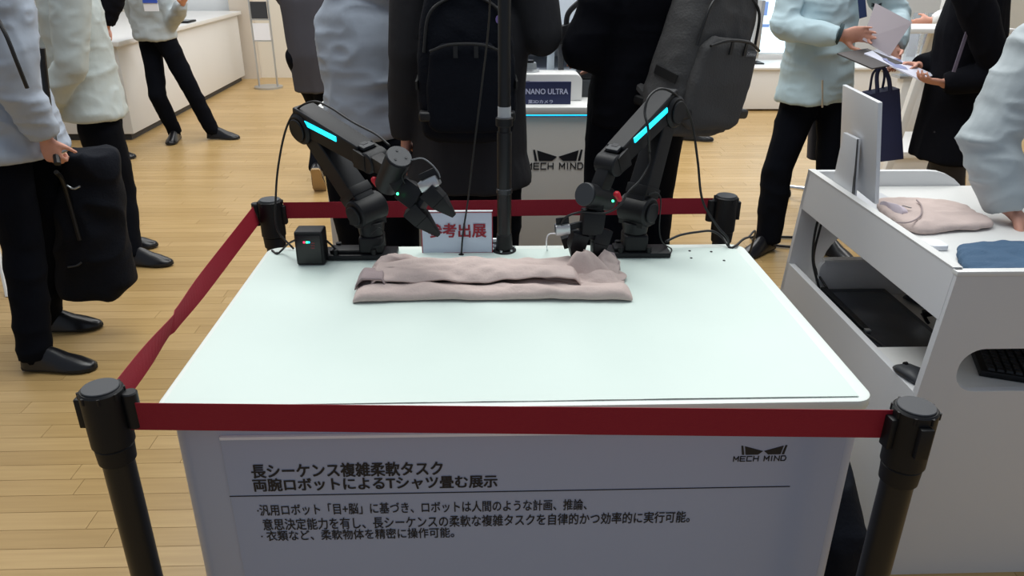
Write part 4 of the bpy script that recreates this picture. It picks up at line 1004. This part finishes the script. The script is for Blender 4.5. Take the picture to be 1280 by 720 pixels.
    tr_ = link('trousers', remesh(g, gv, 3, [(.005*amp, (5, 5, 9), 1), (.003*amp, (14, 14, 22), 0)], seed+2), trou); adopt(tr_, R)
    for n_ in 'LR':                                # socks
        fd = V(feet.get(n_, f)); fd = V((fd.x, fd.y, 0)).normalized(); a_ = j['an'+n_]
        if not footpitch.get(n_, 0): G().cap(a_+up*.05, a_-up*.03+fd*.0, .042*k, .040*k).cap(a_-up*.02, a_-up*.035+fd*.06*k, .038*k, .024*k).build('sock', TROU, R)
    # --- shoes
    for n_ in 'LR':
        fd = feet.get(n_, f); shoe(R, j['an'+n_], fd, shoes, k, (solemat or {}).get(n_, sole), footpitch.get(n_, 0))
    # --- jacket or coat
    g = G(); zh = hem; base = V((j['pel'].x, j['pel'].y, 0)); D = []
    zp = j['pel'].z; zn = j['neck'].z
    hw = (.205 if not coat else .215)*hemw
    def at_z(z):
        if z < zp: return V((j['pel'].x, j['pel'].y, z))
        t = (z-zp)/(zn-zp); c_ = j['pel']+(j['neck']-j['pel'])*t; c_.z = z; return c_
    for z, a_, b_ in ((zh, hw, .155*hemw), (zh+.03, hw, .155*hemw), (max(zh+.1, zp), .19*(hemw+1)/2, .150*belly), (zp+.2*k, .178, .142*belly), (zp+.34*k, .190, .145), (zp+.42*k, .180, .130), (zn-.035, .125, .098), (zn-.0, .070, .072), (zn+.045, .064, .068)):
        D.append((at_z(z), r, f, a_*k*torso, b_*k*torso))
    D.sort(key=lambda q: q[0].z); g.ell(D, 28)
    shs = {}
    for n_ in arms:
        a_, b_, c_ = j['sh'+n_], j['el'+n_], j['wr'+n_]
        g.cap(j['neck']-up*.09*k, a_, .075*k, .074*k, 16); g.cap(a_, b_, .076*k*sleeve, .064*k*sleeve, 18); dd = (c_-b_).normalized()
        u_ = dd.cross(r).normalized() if abs(dd.dot(r)) < .95 else dd.cross(up).normalized(); v_ = dd.cross(u_)
        L_ = (c_-b_).length
        g.ell([(b_-dd*.02, u_, v_, .06*k*sleeve, .06*k*sleeve), (b_+dd*L_*.4, u_, v_, .062*k*sleeve, .062*k*sleeve), (b_+dd*L_*.85, u_, v_, .052*k*sleeve, .052*k*sleeve), (b_+dd*(L_+.005), u_, v_, .044*k*sleeve, .044*k*sleeve)], 20)
    F_ = folds or ([(.008*amp, (3, 3, 2), 0), (.008*amp, (6, 6, 10), 1), (.0045*amp, (15, 15, 24), 1)] if not coat else [(.006*amp, (7, 7, 1.2), 1), (.003*amp, (16, 16, 4), 0)])
    nm = 'coat' if coat else 'jacket'
    jo = link(nm, remesh(g, gv*.85, 2, F_, seed), top); adopt(jo, R)
    for n_ in arms:
        if cuff:
            b_, c_ = j['el'+n_], j['wr'+n_]; dd = (c_-b_).normalized(); u_ = dd.orthogonal().normalized(); v_ = dd.cross(u_)
            G().ell([(c_-dd*.022, u_, v_, .0485*k*sleeve, .0485*k*sleeve), (c_+dd*.002, u_, v_, .0465*k*sleeve, .0465*k*sleeve)], 24).build('cuff', cuff, R)
    R['j'] = 0; del R['j']
    return R, j, (r, f, up, k)

def backpack(label, c, r, f, up, w_, h, d, mt, owner_label=None, seed=5, logo_txt=None, side_logo=None):
    # c = centre of the panel that touches the back, f points away from the wearer
    c, r, f, up = V(c), V(r).normalized(), V(f).normalized(), V(up).normalized()
    R = thing('backpack', label, 'backpack', c-up*h/2)
    def B(x, y, z): return c+r*x*w_/2+f*y*d+up*z*h/2
    g = G(); g.ell([(B(0, .5, z), r, f, w_/2*a, d*.5*b_) for z, a, b_ in ((-1, .70, .6), (-.93, .92, .9), (-.6, 1.0, 1.05), (-.1, .97, 1.0), (.4, .90, .88), (.8, .78, .7), (.96, .58, .5), (1.0, .35, .3))], 28, .62)
    bo = link('main_compartment', remesh(g, .009, 3, [(.006, (7, 7, 7), 0), (.003, (20, 20, 20), 1)], seed), mt); adopt(bo, R)
    g = G(); g.ell([(B(0, 1.0, z), r, f, w_/2*a, d*.16*b_) for z, a, b_ in ((-.86, .6, .6), (-.78, .78, 1), (-.3, .80, 1.1), (.1, .74, .9), (.22, .5, .5))], 24, .55)
    po = link('front_pocket', remesh(g, .008, 3, [(.004, (12, 12, 12), 0)], seed+1), mt); adopt(po, R)
    # zips
    G().tube(spline([B(-.82, .95, .1), B(-.70, .93, .52), B(-.35, .86, .70), B(0, .83, .74), B(.35, .86, .70), B(.70, .93, .52), B(.82, .95, .1)]), .0045).build('zip', ZIP, R)
    G().tube(spline([B(-.7, 1.13, .12), B(-.3, 1.17, .20), B(.3, 1.17, .20), B(.7, 1.13, .12)]), .004).build('zip', ZIP, R)
    for s in (-1, 1):
        G().beam(B(.2*s, 1.18, .19), B(.2*s, 1.19, .05), r, .012, .004).build('zip_pull', ZIP, R)
        st_ = spline([B(.45*s, .25, .86), B(.62*s, -.35, .98), B(.66*s, -1.0, .75), B(.66*s, -1.05, .2), B(.80*s, -.4, -.35), B(.85*s, .3, -.62)])
        G().tube(st_, .016, 8).build('shoulder_strap', mt, R)
        G().beam(B(.98*s, .35, -.25), B(1.0*s, .85, -.3), up, .025, .006).build('side_strap', ZIP, R)
    G().tube(spline([B(-.18, .2, .95), B(-.1, .25, 1.12), B(.1, .25, 1.12), B(.18, .2, .95)]), .008).build('carry_handle', ZIP, R)
    G().beam(B(-.97, .55, -.66), B(.97, .55, -.66), up, .03, d*1.13).build('base_band', ZIP, R, bevel=.012, seg=3)
    return R, B

# --- visitor in the charcoal coat with black backpack (centre, seen from behind)
x0 = A(588, 230, 2.5).x
R5, j5, fr5 = person('person in long charcoal coat and black backpack seen from behind, right elbow bent outward', (x0, 2.50), 0, 1.74,
    J=dict(elR=A(676, 42, 2.46), wrR=A(640, -5, 2.62), shR=A(655, -60, 2.48), shL=A(520, -60, 2.48), elL=A(512, 70, 2.46), wrL=A(508, 168, 2.50)),
    top=COATC, hem=A(588, 228, 2.5).z, coat=True, voxel=.007, gv=.010, seed=11, hemw=.97, hands=dict(L=dict(curl=.5)))
B5, Bf = backpack('soft black backpack on the back of the charcoal coat, centre of the photo', (x0+.0, 2.345, 1.27), (1, 0, 0), (0, -1, 0), (0, 0, 1), .29, .47, .11, PACKB, seed=8)
bd = A(625, 25, 2.20)
G().cyl(V((bd.x, 2.222, bd.z)), V((bd.x, 2.212, bd.z)), .012, k=18).build('round_badge', mat('badge_violet', (120, 100, 160), .4), B5)

# --- visitor in black jacket with charcoal backpack (right of centre)
p6 = V((.50, 2.52))
fd6 = 38
R6, j6, fr6 = person('person in black jacket wearing a charcoal backpack, hand on hip, turned to the counter', p6, fd6, 1.76,
    J=dict(pel=A(795, 128, 2.50), neck=A(845, -70, 2.46), shL=A(775, -45, 2.44), elL=A(731, 60, 2.42), wrL=A(772, 74, 2.50),
           shR=A(895, -55, 2.62), elR=A(900, 30, 2.75), wrR=A(840, 60, 2.85), head=A(855, -150, 2.48),
           hpL=A(772, 140, 2.46), hpR=A(822, 140, 2.54), knL=A(758, 250, 2.46), knR=A(815, 235, 2.62)),
    top=COATB, hem=A(790, 150, 2.5).z, voxel=.006, gv=.010, seed=12, amp=.6, sleeve=1.05, torso=.95, hemw=.88, hands=dict(L=dict(d=(-1, -.05, .1), n=(0, -.5, -1), curl=.35, s=.9)), legw=1.08)
a6 = math.radians(18)
up6 = V((.16, .0, 1)).normalized()
out6 = V((.62, -.76, .05)).normalized(); r6 = up6.cross(out6).normalized()*-1; out6 = r6.cross(up6).normalized()*1
if out6.y > 0: out6 = -out6
c6 = A(868, 62, 2.40)
B6, Bf6 = backpack('large charcoal backpack with black zips on the visitor right of centre', c6-out6*.05, r6, out6, up6, .36, .50, .17, PACKG, seed=9)
# small brand patch with its lettering
PATCH = mat('patch_grey', (92, 94, 98), .6); PTX = mat('patch_letter', (190, 192, 196), .5)
def patch(R, c, u, v, w_, h_):
    n = u.cross(v).normalized()
    if n.y > 0: n = -n
    pb = G().beam(c-u*w_/2, c+u*w_/2, v, h_, .003).build('brand_patch', PATCH, R)
    cu = bpy.data.curves.new('t', 'FONT'); cu.body = 'Coleman'; cu.size = 1
    o = bpy.data.objects.new('t', cu); S.collection.objects.link(o); dg = bpy.context.evaluated_depsgraph_get()
    me = bpy.data.meshes.new_from_object(o.evaluated_get(dg)); bpy.data.objects.remove(o)
    xs_ = [q.co.x for q in me.vertices]; ys_ = [q.co.y for q in me.vertices]; sc_ = w_*.84/(max(xs_)-min(xs_))
    for q in me.vertices:
        q.co = c+u*((q.co.x-min(xs_))*sc_-w_*.42)+v*((q.co.y-(max(ys_)+min(ys_))/2)*sc_)+n*.0022
    me.materials.clear(); me.materials.append(PTX); adopt(link('lettering', me), pb)
uu6 = Bf6(1, 0, 0)-Bf6(0, 0, 0); uu6.normalize()
if uu6.x < 0: uu6 = -uu6
patch(B6, Bf6(.42 if (Bf6(1, 0, 0)-Bf6(0, 0, 0)).x > 0 else -.42, 1.175, .08), uu6, up6, .055, .017)

# --- staff in pale jacket behind the left robot arm
x4 = A(458, 167, 2.75).x
person('person in pale blue-grey jacket and black trousers standing behind the left robot arm', (x4, 2.76), -20, 1.72,
    J=dict(shL=A(432, -30, 2.76), elL=A(436, 60, 2.80), wrL=A(445, 90, 2.96), shR=A(486, -35, 2.72), elR=A(484, 50, 2.76), wrR=A(474, 70, 2.93)),
    top=JK_VIO, hem=A(458, 166, 2.75).z, voxel=.010, gv=.011, seed=14, torso=.80, sleeve=.8, hemw=.93)
# --- far walker in dark grey coat, sole showing
x10 = A(385, 118, 5.2).x
an = Z(398, 222, .10)
person('distant person in dark grey long coat walking away, tan shoe sole lifted', (x10+.03, 5.3), 5, 1.70,
    J=dict(elL=(x10-.06, 5.5, 1.12), wrL=(x10+.02, 5.62, 1.0), anR=V((x10+.02, 5.15, .20)), knR=V((x10+.06, 5.36, .48)), anL=V((x10-.02, 5.65, .085)), knL=V((x10-.02, 5.6, .49))), top=COATG, hem=A(390, 118, 5.2).z, coat=True, gv=.016, voxel=.014, seed=15,
    torso=.92, hemw=.72, footpitch=dict(R=-.9), solemat=dict(R=SOLET, L=SOLE), trou=TROU)
# --- walking man in the left foreground
x1 = -1.80
person('man in blue-grey jacket walking at the left edge, arm hanging, black trousers', (x1-.0, 2.97), -90, 1.75,
    J=dict(pel=(-1.80, 2.95, .95), neck=(-1.83, 2.93, 1.47), head=(-1.82, 2.92, 1.61),
           shR=A(8, 10, 2.78), elR=A(20, 110, 2.76), wrR=A(55, 168, 2.82),
           wrL=(-1.97, 3.16, .95), elL=(-2.02, 3.14, 1.13), anR=Z(42, 438, .085), anL=Z(52, 392, .085), knR=(-1.80, 2.83, .50), knL=(-1.80, 3.05, .50), hpR=(-1.80, 2.86, .90), hpL=(-1.80, 3.04, .90)),
    feet=dict(R=(1, -.05, 0), L=(1, .12, 0)), top=JK_VIO, hem=.84, voxel=.007, gv=.010, seed=16, hands=dict(R=dict(curl=1.25, d=(.10, .12, -1), s=.9)), torso=1.02, sleeve=1.12, amp=1.0, hemw=1.02, legw=1.02)
def seam(R, pts, mt, nm, r=.004): return G().tube(spline(pts, 5), r, 6).build(nm, mt, R, sharp=None)
# his lanyard
G_ = G().tube(spline([A(-5, 20, 2.68), A(8, 45, 2.66), A(20, 75, 2.66), A(34, 110, 2.68)]), .007).build('lanyard', ZIP, None)
ly = tag(G_, 'black lanyard strap on the jacket at the left edge', 'lanyard')
# --- person behind him
x2 = A(112, 148, 3.9).x
person('person in pale grey-green jacket and wide black trousers behind the walking man', (x2, 3.95), -75, 1.72,
    J=dict(wrL=(x2-.22, 4.12, .98), elL=(x2-.25, 4.12, 1.14), anR=Z(160, 312, .085), anL=V((x2-.12, 4.1, .085)), knR=(A(150, 240, 3.95)), hpR=A(125, 160, 3.9), wrR=A(52, 140, 3.75), elR=A(90, 80, 3.70), shR=A(86, -20, 3.72)),
    feet=dict(R=(1, -.1, 0), L=(1, .1, 0)), top=JK_GREEN, hem=A(112, 147, 3.9).z, gv=.012, voxel=.010, seed=17, torso=.98, sleeve=1.05, amp=.8, hemw=1.05, legw=1.15)
# bag carried by the walking man
bg = thing('black_bag', 'large soft black bag hanging from the walking man at the left', 'bag', A(125, 350, 2.95))
P = [A(72, 150, 2.98), A(150, 150, 2.98)]
g = G(); D = []
for y, xa, xb in ((190, 86, 140), (215, 74, 150), (290, 70, 155), (335, 74, 163), (352, 76, 167), (368, 80, 150)):
    a, b2 = A(xa, y, 3.05), A(xb, y, 3.05); D.append(((a+b2)/2, (1, 0, 0), (0, 1, 0), (b2.x-a.x)/2, .075))
g.ell(D, 26, .7)
ob = link('bag_body', remesh(g, .010, 3, [(.014, (8, 8, 3), 1), (.008, (14, 14, 14), 0)], 18), PACKB); adopt(ob, bg)
G().tube(spline([A(84, 232, 2.965), A(92, 236, 2.96), A(100, 233, 2.962)]), .004).build('zip_pull', SILVER, bg)
G().tube(spline([A(85, 334, 2.965), A(96, 332, 2.96), A(102, 328, 2.962)]), .004).build('lower_zip_pull', GREYCAP, bg)
G().tube(spline([A(70, 215, 2.90), A(78, 225, 2.95), A(86, 250, 2.97), A(100, 300, 2.965)]), .009).build('strap', ZIP, bg)
G().tube(spline([A(72, 205, 2.80), A(66, 170, 2.88), A(60, 130, 2.95), A(52, 60, 2.95)]), .012).build('shoulder_strap', ZIP, bg)
# --- far left pair
L3, R3 = Z(203, 172, .085), Z(262, 170, .085)
x3 = A(196, 60, 6.75).x
person('distant man in pale grey jacket with blue badge, legs apart, upper left', (x3, 6.78), -35, 1.74,
    J=dict(anL=V((L3.x, 6.82, .085)), anR=V((R3.x-.06, 6.85, .085)), knR=A(238, 110, 6.75), knL=A(197, 120, 6.7), wrR=A(228, 5, 6.5), elR=A(215, 30, 6.7)),
    feet=dict(L=(.1, -1, 0), R=(1, -.1, 0)), top=JK_GREY, hem=A(190, 50, 6.7).z, gv=.018, voxel=.014, seed=19)
bdg = thing('name_badge', 'blue and white name badge on the distant grey jacket, upper left', 'badge', A(190, 10, 6.55))
a, b2 = A(181, 14, 6.56), A(199, 14, 6.56)
G().box((a.x, 6.555, A(190, 14, 6.56).z), (b2.x, 6.562, A(190, 3, 6.56).z)).build('badge_card', PAPER, bdg)
G().box((a.x, 6.550, A(190, 3, 6.56).z-.004), (b2.x, 6.556, A(190, -3, 6.56).z)).build('badge_header', mat('badge_blue', (60, 90, 190), .5), bdg)
b2_ = A(155, 190, 6.2)
person('distant person in black jacket, sleeves pushed together, behind the grey-green jacket', (b2_.x-.25, 6.2), -80, 1.70,
    J=dict(anR=V((b2_.x-.12, 6.15, .085)), wrR=A(122, 28, 6.0), elR=A(116, -8, 6.0), wrL=A(134, 30, 5.98), elL=A(146, -5, 6.0), shR=A(112, -60, 6.1), shL=A(150, -60, 6.1)), feet=dict(R=(1, 0, 0), L=(1, .2, 0)),
    top=COATB, hem=.82, gv=.018, voxel=.012, seed=20)
# --- staff member at right in pale blue jacket holding a clipboard
an1, an2 = Z(957, 292, .085), Z(1030, 300, .085)
x7 = A(1018, 100, 4.1).x
R7, j7, _ = person('staff member in pale blue jacket holding a grey clipboard, standing right of centre', (x7, 4.05), -150, 1.74,
    J=dict(pel=A(1020, 105, 4.1), neck=A(1035, -78, 4.08), head=A(1040, -125, 4.03), shR=A(1000, -45, 4.05), elR=A(979, 34, 3.97), wrR=A(1048, 45, 3.80),
           shL=A(1085, -40, 4.10), elL=A(1120, 20, 4.08), wrL=A(1118, 60, 3.85), hpR=A(1000, 130, 4.1), hpL=A(1045, 130, 4.08),
           anR=V((an1.x, 4.0, .085)), anL=V((an2.x+.02, 3.98, .085)), knR=A(972, 210, 4.03), knL=A(1040, 215, 4.0)),
    feet=dict(R=(-.8, -.6, 0), L=(.35, -.9, 0)), top=JK_BLUE, hem=A(1018, 128, 4.0).z, voxel=.007, gv=.010, seed=21, torso=1.05, hemw=1.02, cuff=None, sleeve=1.0,
    hands=dict(R=dict(d=(1, -.1, .1), n=(0, -1, -.2), curl=.5), L=dict(d=(-.2, -.6, -.6), curl=.5)), trou=TROU, legw=1.12)
G().cyl(A(1047, 42, 3.805), A(1051, 43, 3.80), .049, k=24).build('cuff_band', mat('cuff_teal', (30, 52, 58), .7), R7)
q = A(1080, 15, 3.86); 
G().beam(A(1075, -20, 3.905), A(1079, 22, 3.90), (1, 0, 0), .035, .006).build('lanyard_strap', mat('lanyard_navy', (40, 58, 100), .6), R7)
G().tube(spline([A(1028, 100, 3.86), A(1028, 134, 3.90)]), .005).build('zip', SILVER, R7)
# small wing mark printed on the jacket chest
from mathutils.bvhtree import BVHTree
jk = [c_ for c_ in R7.children if c_.name.startswith('jacket')][0]
dgx = bpy.context.evaluated_depsgraph_get(); bv = BVHTree.FromObject(jk, dgx)
off = R7.location+jk.location; tgt = A(1096, 6, 3.9); dr = (tgt-CAM).normalized()
hit, nrm_, _, _ = bv.ray_cast(CAM-off, dr)
if hit:
    if nrm_.dot(dr) > 0: nrm_ = -nrm_
    nrm_ = V((nrm_.x, nrm_.y, 0)).normalized(); g = G()
    for s_ in (-1, 1):
        for poly in ([(1.0, 1), (.92, 1), (.82, 0), (.92, 0)], [(.84, .95), (0.03, .38), (.22, 0), (.76, 0)]):
            g.prism([(s_*a*.026, (b3-.5)*.022) for a, b3 in poly][::s_], 1, -.001, .001)
    lm = g.build('jacket_mark', INK, None, smooth=False); me = lm.data
    me.transform(Matrix.Translation(hit+off+nrm_*.004) @ nrm_.to_track_quat('-Y', 'Z').to_matrix().to_4x4()); adopt(lm, R7)
clp = thing('clipboard', 'grey clipboard sheet held up by the staff member in pale blue jacket', 'clipboard', A(1105, 40, 3.76))
cc = [A(1078, 50, 3.78), A(1112, 70, 3.74), A(1140, 28, 3.78), A(1094, 4, 3.84)]
nn = (cc[1]-cc[0]).cross(cc[2]-cc[0]).normalized()*.003
G().loft([cc, [v+nn for v in cc]]).build('board', PAPERG, clp, smooth=False)
bag2 = thing('dark_tote', 'dark navy bag hanging low between the legs of the staff member', 'bag', A(1030, 180, 4.25))
a, b2 = A(1010, 198, 4.3), A(1050, 198, 4.3); G().ell([((a+b2)/2, (1, 0, 0), (0, 1, 0), (b2.x-a.x)/2, .05), ((A(1016, 130, 4.3)+A(1050, 130, 4.3))/2, (1, 0, 0), (0, 1, 0), .09, .04)], 20, .5).build('bag_body', mat('bag_dark', (34, 40, 56), .8), bag2)
rebase(bag2, (bag2.location.x, 4.3, .4))
# navy paper carrier bag
nb = thing('paper_carrier', 'navy paper carrier bag behind the white monitor', 'bag', A(1105, 195, 3.7))
T_ = [A(1083, 116, 3.75), A(1119, 109, 3.75)]; Bo = [A(1092, 200, 3.75), A(1124, 196, 3.75)]
rg = []
for (l, r__) in ((Bo[0], Bo[1]), (T_[0], T_[1])):
    rg.append([l+V((0, -.045, 0)), r__+V((0, -.045, 0)), r__+V((0, .045, 0)), l+V((0, .045, 0))])
g = G().loft(rg); me = g.mesh(); o = link('bag_body', me, NAVY, smooth=False); adopt(o, nb)
for s in (-.04, .04):
    G().tube(spline([A(1092, 114, 3.75)+V((0, s, 0)), A(1094, 92, 3.75)+V((0, s*.5, 0)), A(1103, 84, 3.75), A(1108, 96, 3.75)+V((0, s*.5, 0)), A(1108, 112, 3.75)+V((0, s, 0))]), .010 if s < 0 else .006).build('handle', NAVY, nb)
# --- visitor in black coat reading the brochure
x8 = A(1205, 190, 3.6).x
R8, j8, _ = person('person in long black coat holding an open brochure, right side', (x8, 3.65), 75, 1.72,
    J=dict(pel=A(1195, 130, 3.65), neck=A(1235, -60, 3.6), shL=A(1210, -20, 3.42), elL=A(1250, 95, 3.40), wrL=A(1182, 104, 3.47), shR=A(1225, -15, 3.80), elR=A(1205, 70, 3.85), wrR=A(1150, 82, 3.72),
           hpL=A(1185, 160, 3.58), hpR=A(1205, 160, 3.72)),
    top=COATB, hem=A(1190, 195, 3.65).z, coat=True, voxel=.006, gv=.010, seed=22, trou=mat('trousers_grey', (44, 42, 44), .85), hemw=1.0,
    hands=dict(L=dict(d=(-1, -.05, .15), n=(0, .3, 1), curl=.5, t=1, s=.85), R=dict(d=(-1, -.1, .1), n=(0, -.3, -1), curl=.5, t=1, s=.85)))
G().beam(A(1222, 0, 3.42), A(1192, 90, 3.40), (1, 0, 0), .014, .006).build('scarf_trim', mat('scarf_plum', (92, 84, 100), .7, var=.3, scale=40), R8)
bc = thing('open_brochure', 'open glossy brochure held in both hands between the two right-hand people', 'brochure', A(1120, 82, 3.66))
cc = [A(1046, 68, 3.66), A(1090, 87, 3.58), A(1128, 80, 3.68), A(1084, 62, 3.78)]
G().loft([cc, [v+V((0, 0, .006)) for v in cc]]).build('dark_cover', mat('bro_dark', (66, 62, 62), .5), bc, smooth=False)
cc = [A(1080, 68, 3.70), A(1150, 101, 3.56), A(1168, 95, 3.64), A(1096, 63, 3.80)]
G().loft([cc, [v+V((0, 0, .006)) for v in cc]]).build('white_pages', mat('bro_page', (226, 228, 244), .3, var=.04, scale=30), bc, smooth=False)
c3 = [c_+V((0, 0, .0065)) for c_ in (cc[0].lerp(cc[2], .25), cc[0].lerp(cc[1], .55), cc[1].lerp(cc[2], .45).lerp(cc[0], .3), cc[3].lerp(cc[2], .4))]
G().loft([c3, [v+V((0, 0, .001)) for v in c3]]).build('printed_picture', mat('bro_pic', (150, 156, 196), .3, var=.2, scale=60), bc, smooth=False)
# --- foreground man at the right of the desk
R9, j9, _ = person('man in light grey jacket at the right edge leaning a hand on the white desk', (1.86, 2.28), 60, 1.76,
    J=dict(pel=(1.95, 2.30, .95), neck=(1.77, 2.27, 1.40), head=(1.70, 2.27, 1.55), shL=A(1296, 68, 2.14), elL=A(1236, 172, 2.10), wrL=A(1257, 256, 2.04),
           shR=(1.90, 2.56, 1.38), elR=(2.02, 2.62, 1.12), wrR=(2.04, 2.60, .9),
           hpL=(1.93, 2.22, .9), hpR=(1.93, 2.40, .9), knL=(2.12, 2.22, .49), knR=(2.12, 2.42, .49), anL=(2.15, 2.22, .085), anR=(2.15, 2.42, .085)),
    top=JK_GREY, hem=.83, voxel=.006, gv=.008, seed=23, amp=1.0, sleeve=1.10, folds=[(.006, (3, 3, 3), 0), (.007, (7, 5, 14), 1), (.0055, (14, 10, 26), 1)], torso=1.0, hands=dict(L=dict(d=(.30, -.22, -.30), n=(-.2, 0, -1), curl=.45, s=1.1, t=-1)))
G().beam(A(1262, 244, 1.985), A(1278, 256, 1.99), (0, 0, 1), .016, .006).build('cuff_tab', JK_GREY, R9, bevel=.002)
# --- background sleeves at far right and hidden visitor behind backpack
person('distant person in white jacket at far right above the brochure, forearm raised', (A(1200, 20, 6).x, 6.0), 60, 1.70,
    J=dict(wrL=A(1167, 25, 5.85), elL=A(1190, 20, 5.8)), top=mat('jacket_white', (222, 226, 228), .7, bump=.3, bscale=14), hem=.80, gv=.018, voxel=.012, seed=24)
xx = Z(868, 172, 0)
person('distant person in dark clothes mostly hidden behind the charcoal backpack', (xx.x-.12, xx.y), -60, 1.68, J={}, top=COATC, hem=.8, gv=.018, voxel=.014, seed=25, torso=.85,
    feet=dict(L=(1, -.3, 0), R=(1, -.3, 0)))
# dark bag on the floor between table and desk
fb = thing('floor_bag', 'dark bag on the floor between the demo table and the white desk', 'bag', Z(1068, 700, 0))
g = G(); c = V((.80, 1.52, 0))
g.ell([(c+V((0, 0, .0)), (1, 0, 0), (0, 1, 0), .09, .22), (c+V((0, 0, .12)), (1, 0, 0), (0, 1, 0), .11, .24), (c+V((0, 0, .32)), (1, 0, 0), (0, 1, 0), .10, .22), (c+V((0.0, 0, .44)), (1, 0, 0), (0, 1, 0), .06, .15)], 26, .7)
ob = link('bag_body', remesh(g, .010, 3, [(.010, (9, 9, 9), 1)], 28), PACKB); adopt(ob, fb); rebase(fb, (c.x, c.y, 0))
G().tube(spline([c+V((-.02, -.10, .42)), c+V((-.02, -.06, .50)), c+V((-.02, .06, .50)), c+V((-.02, .10, .42))]), .009).build('handle', ZIP, fb)
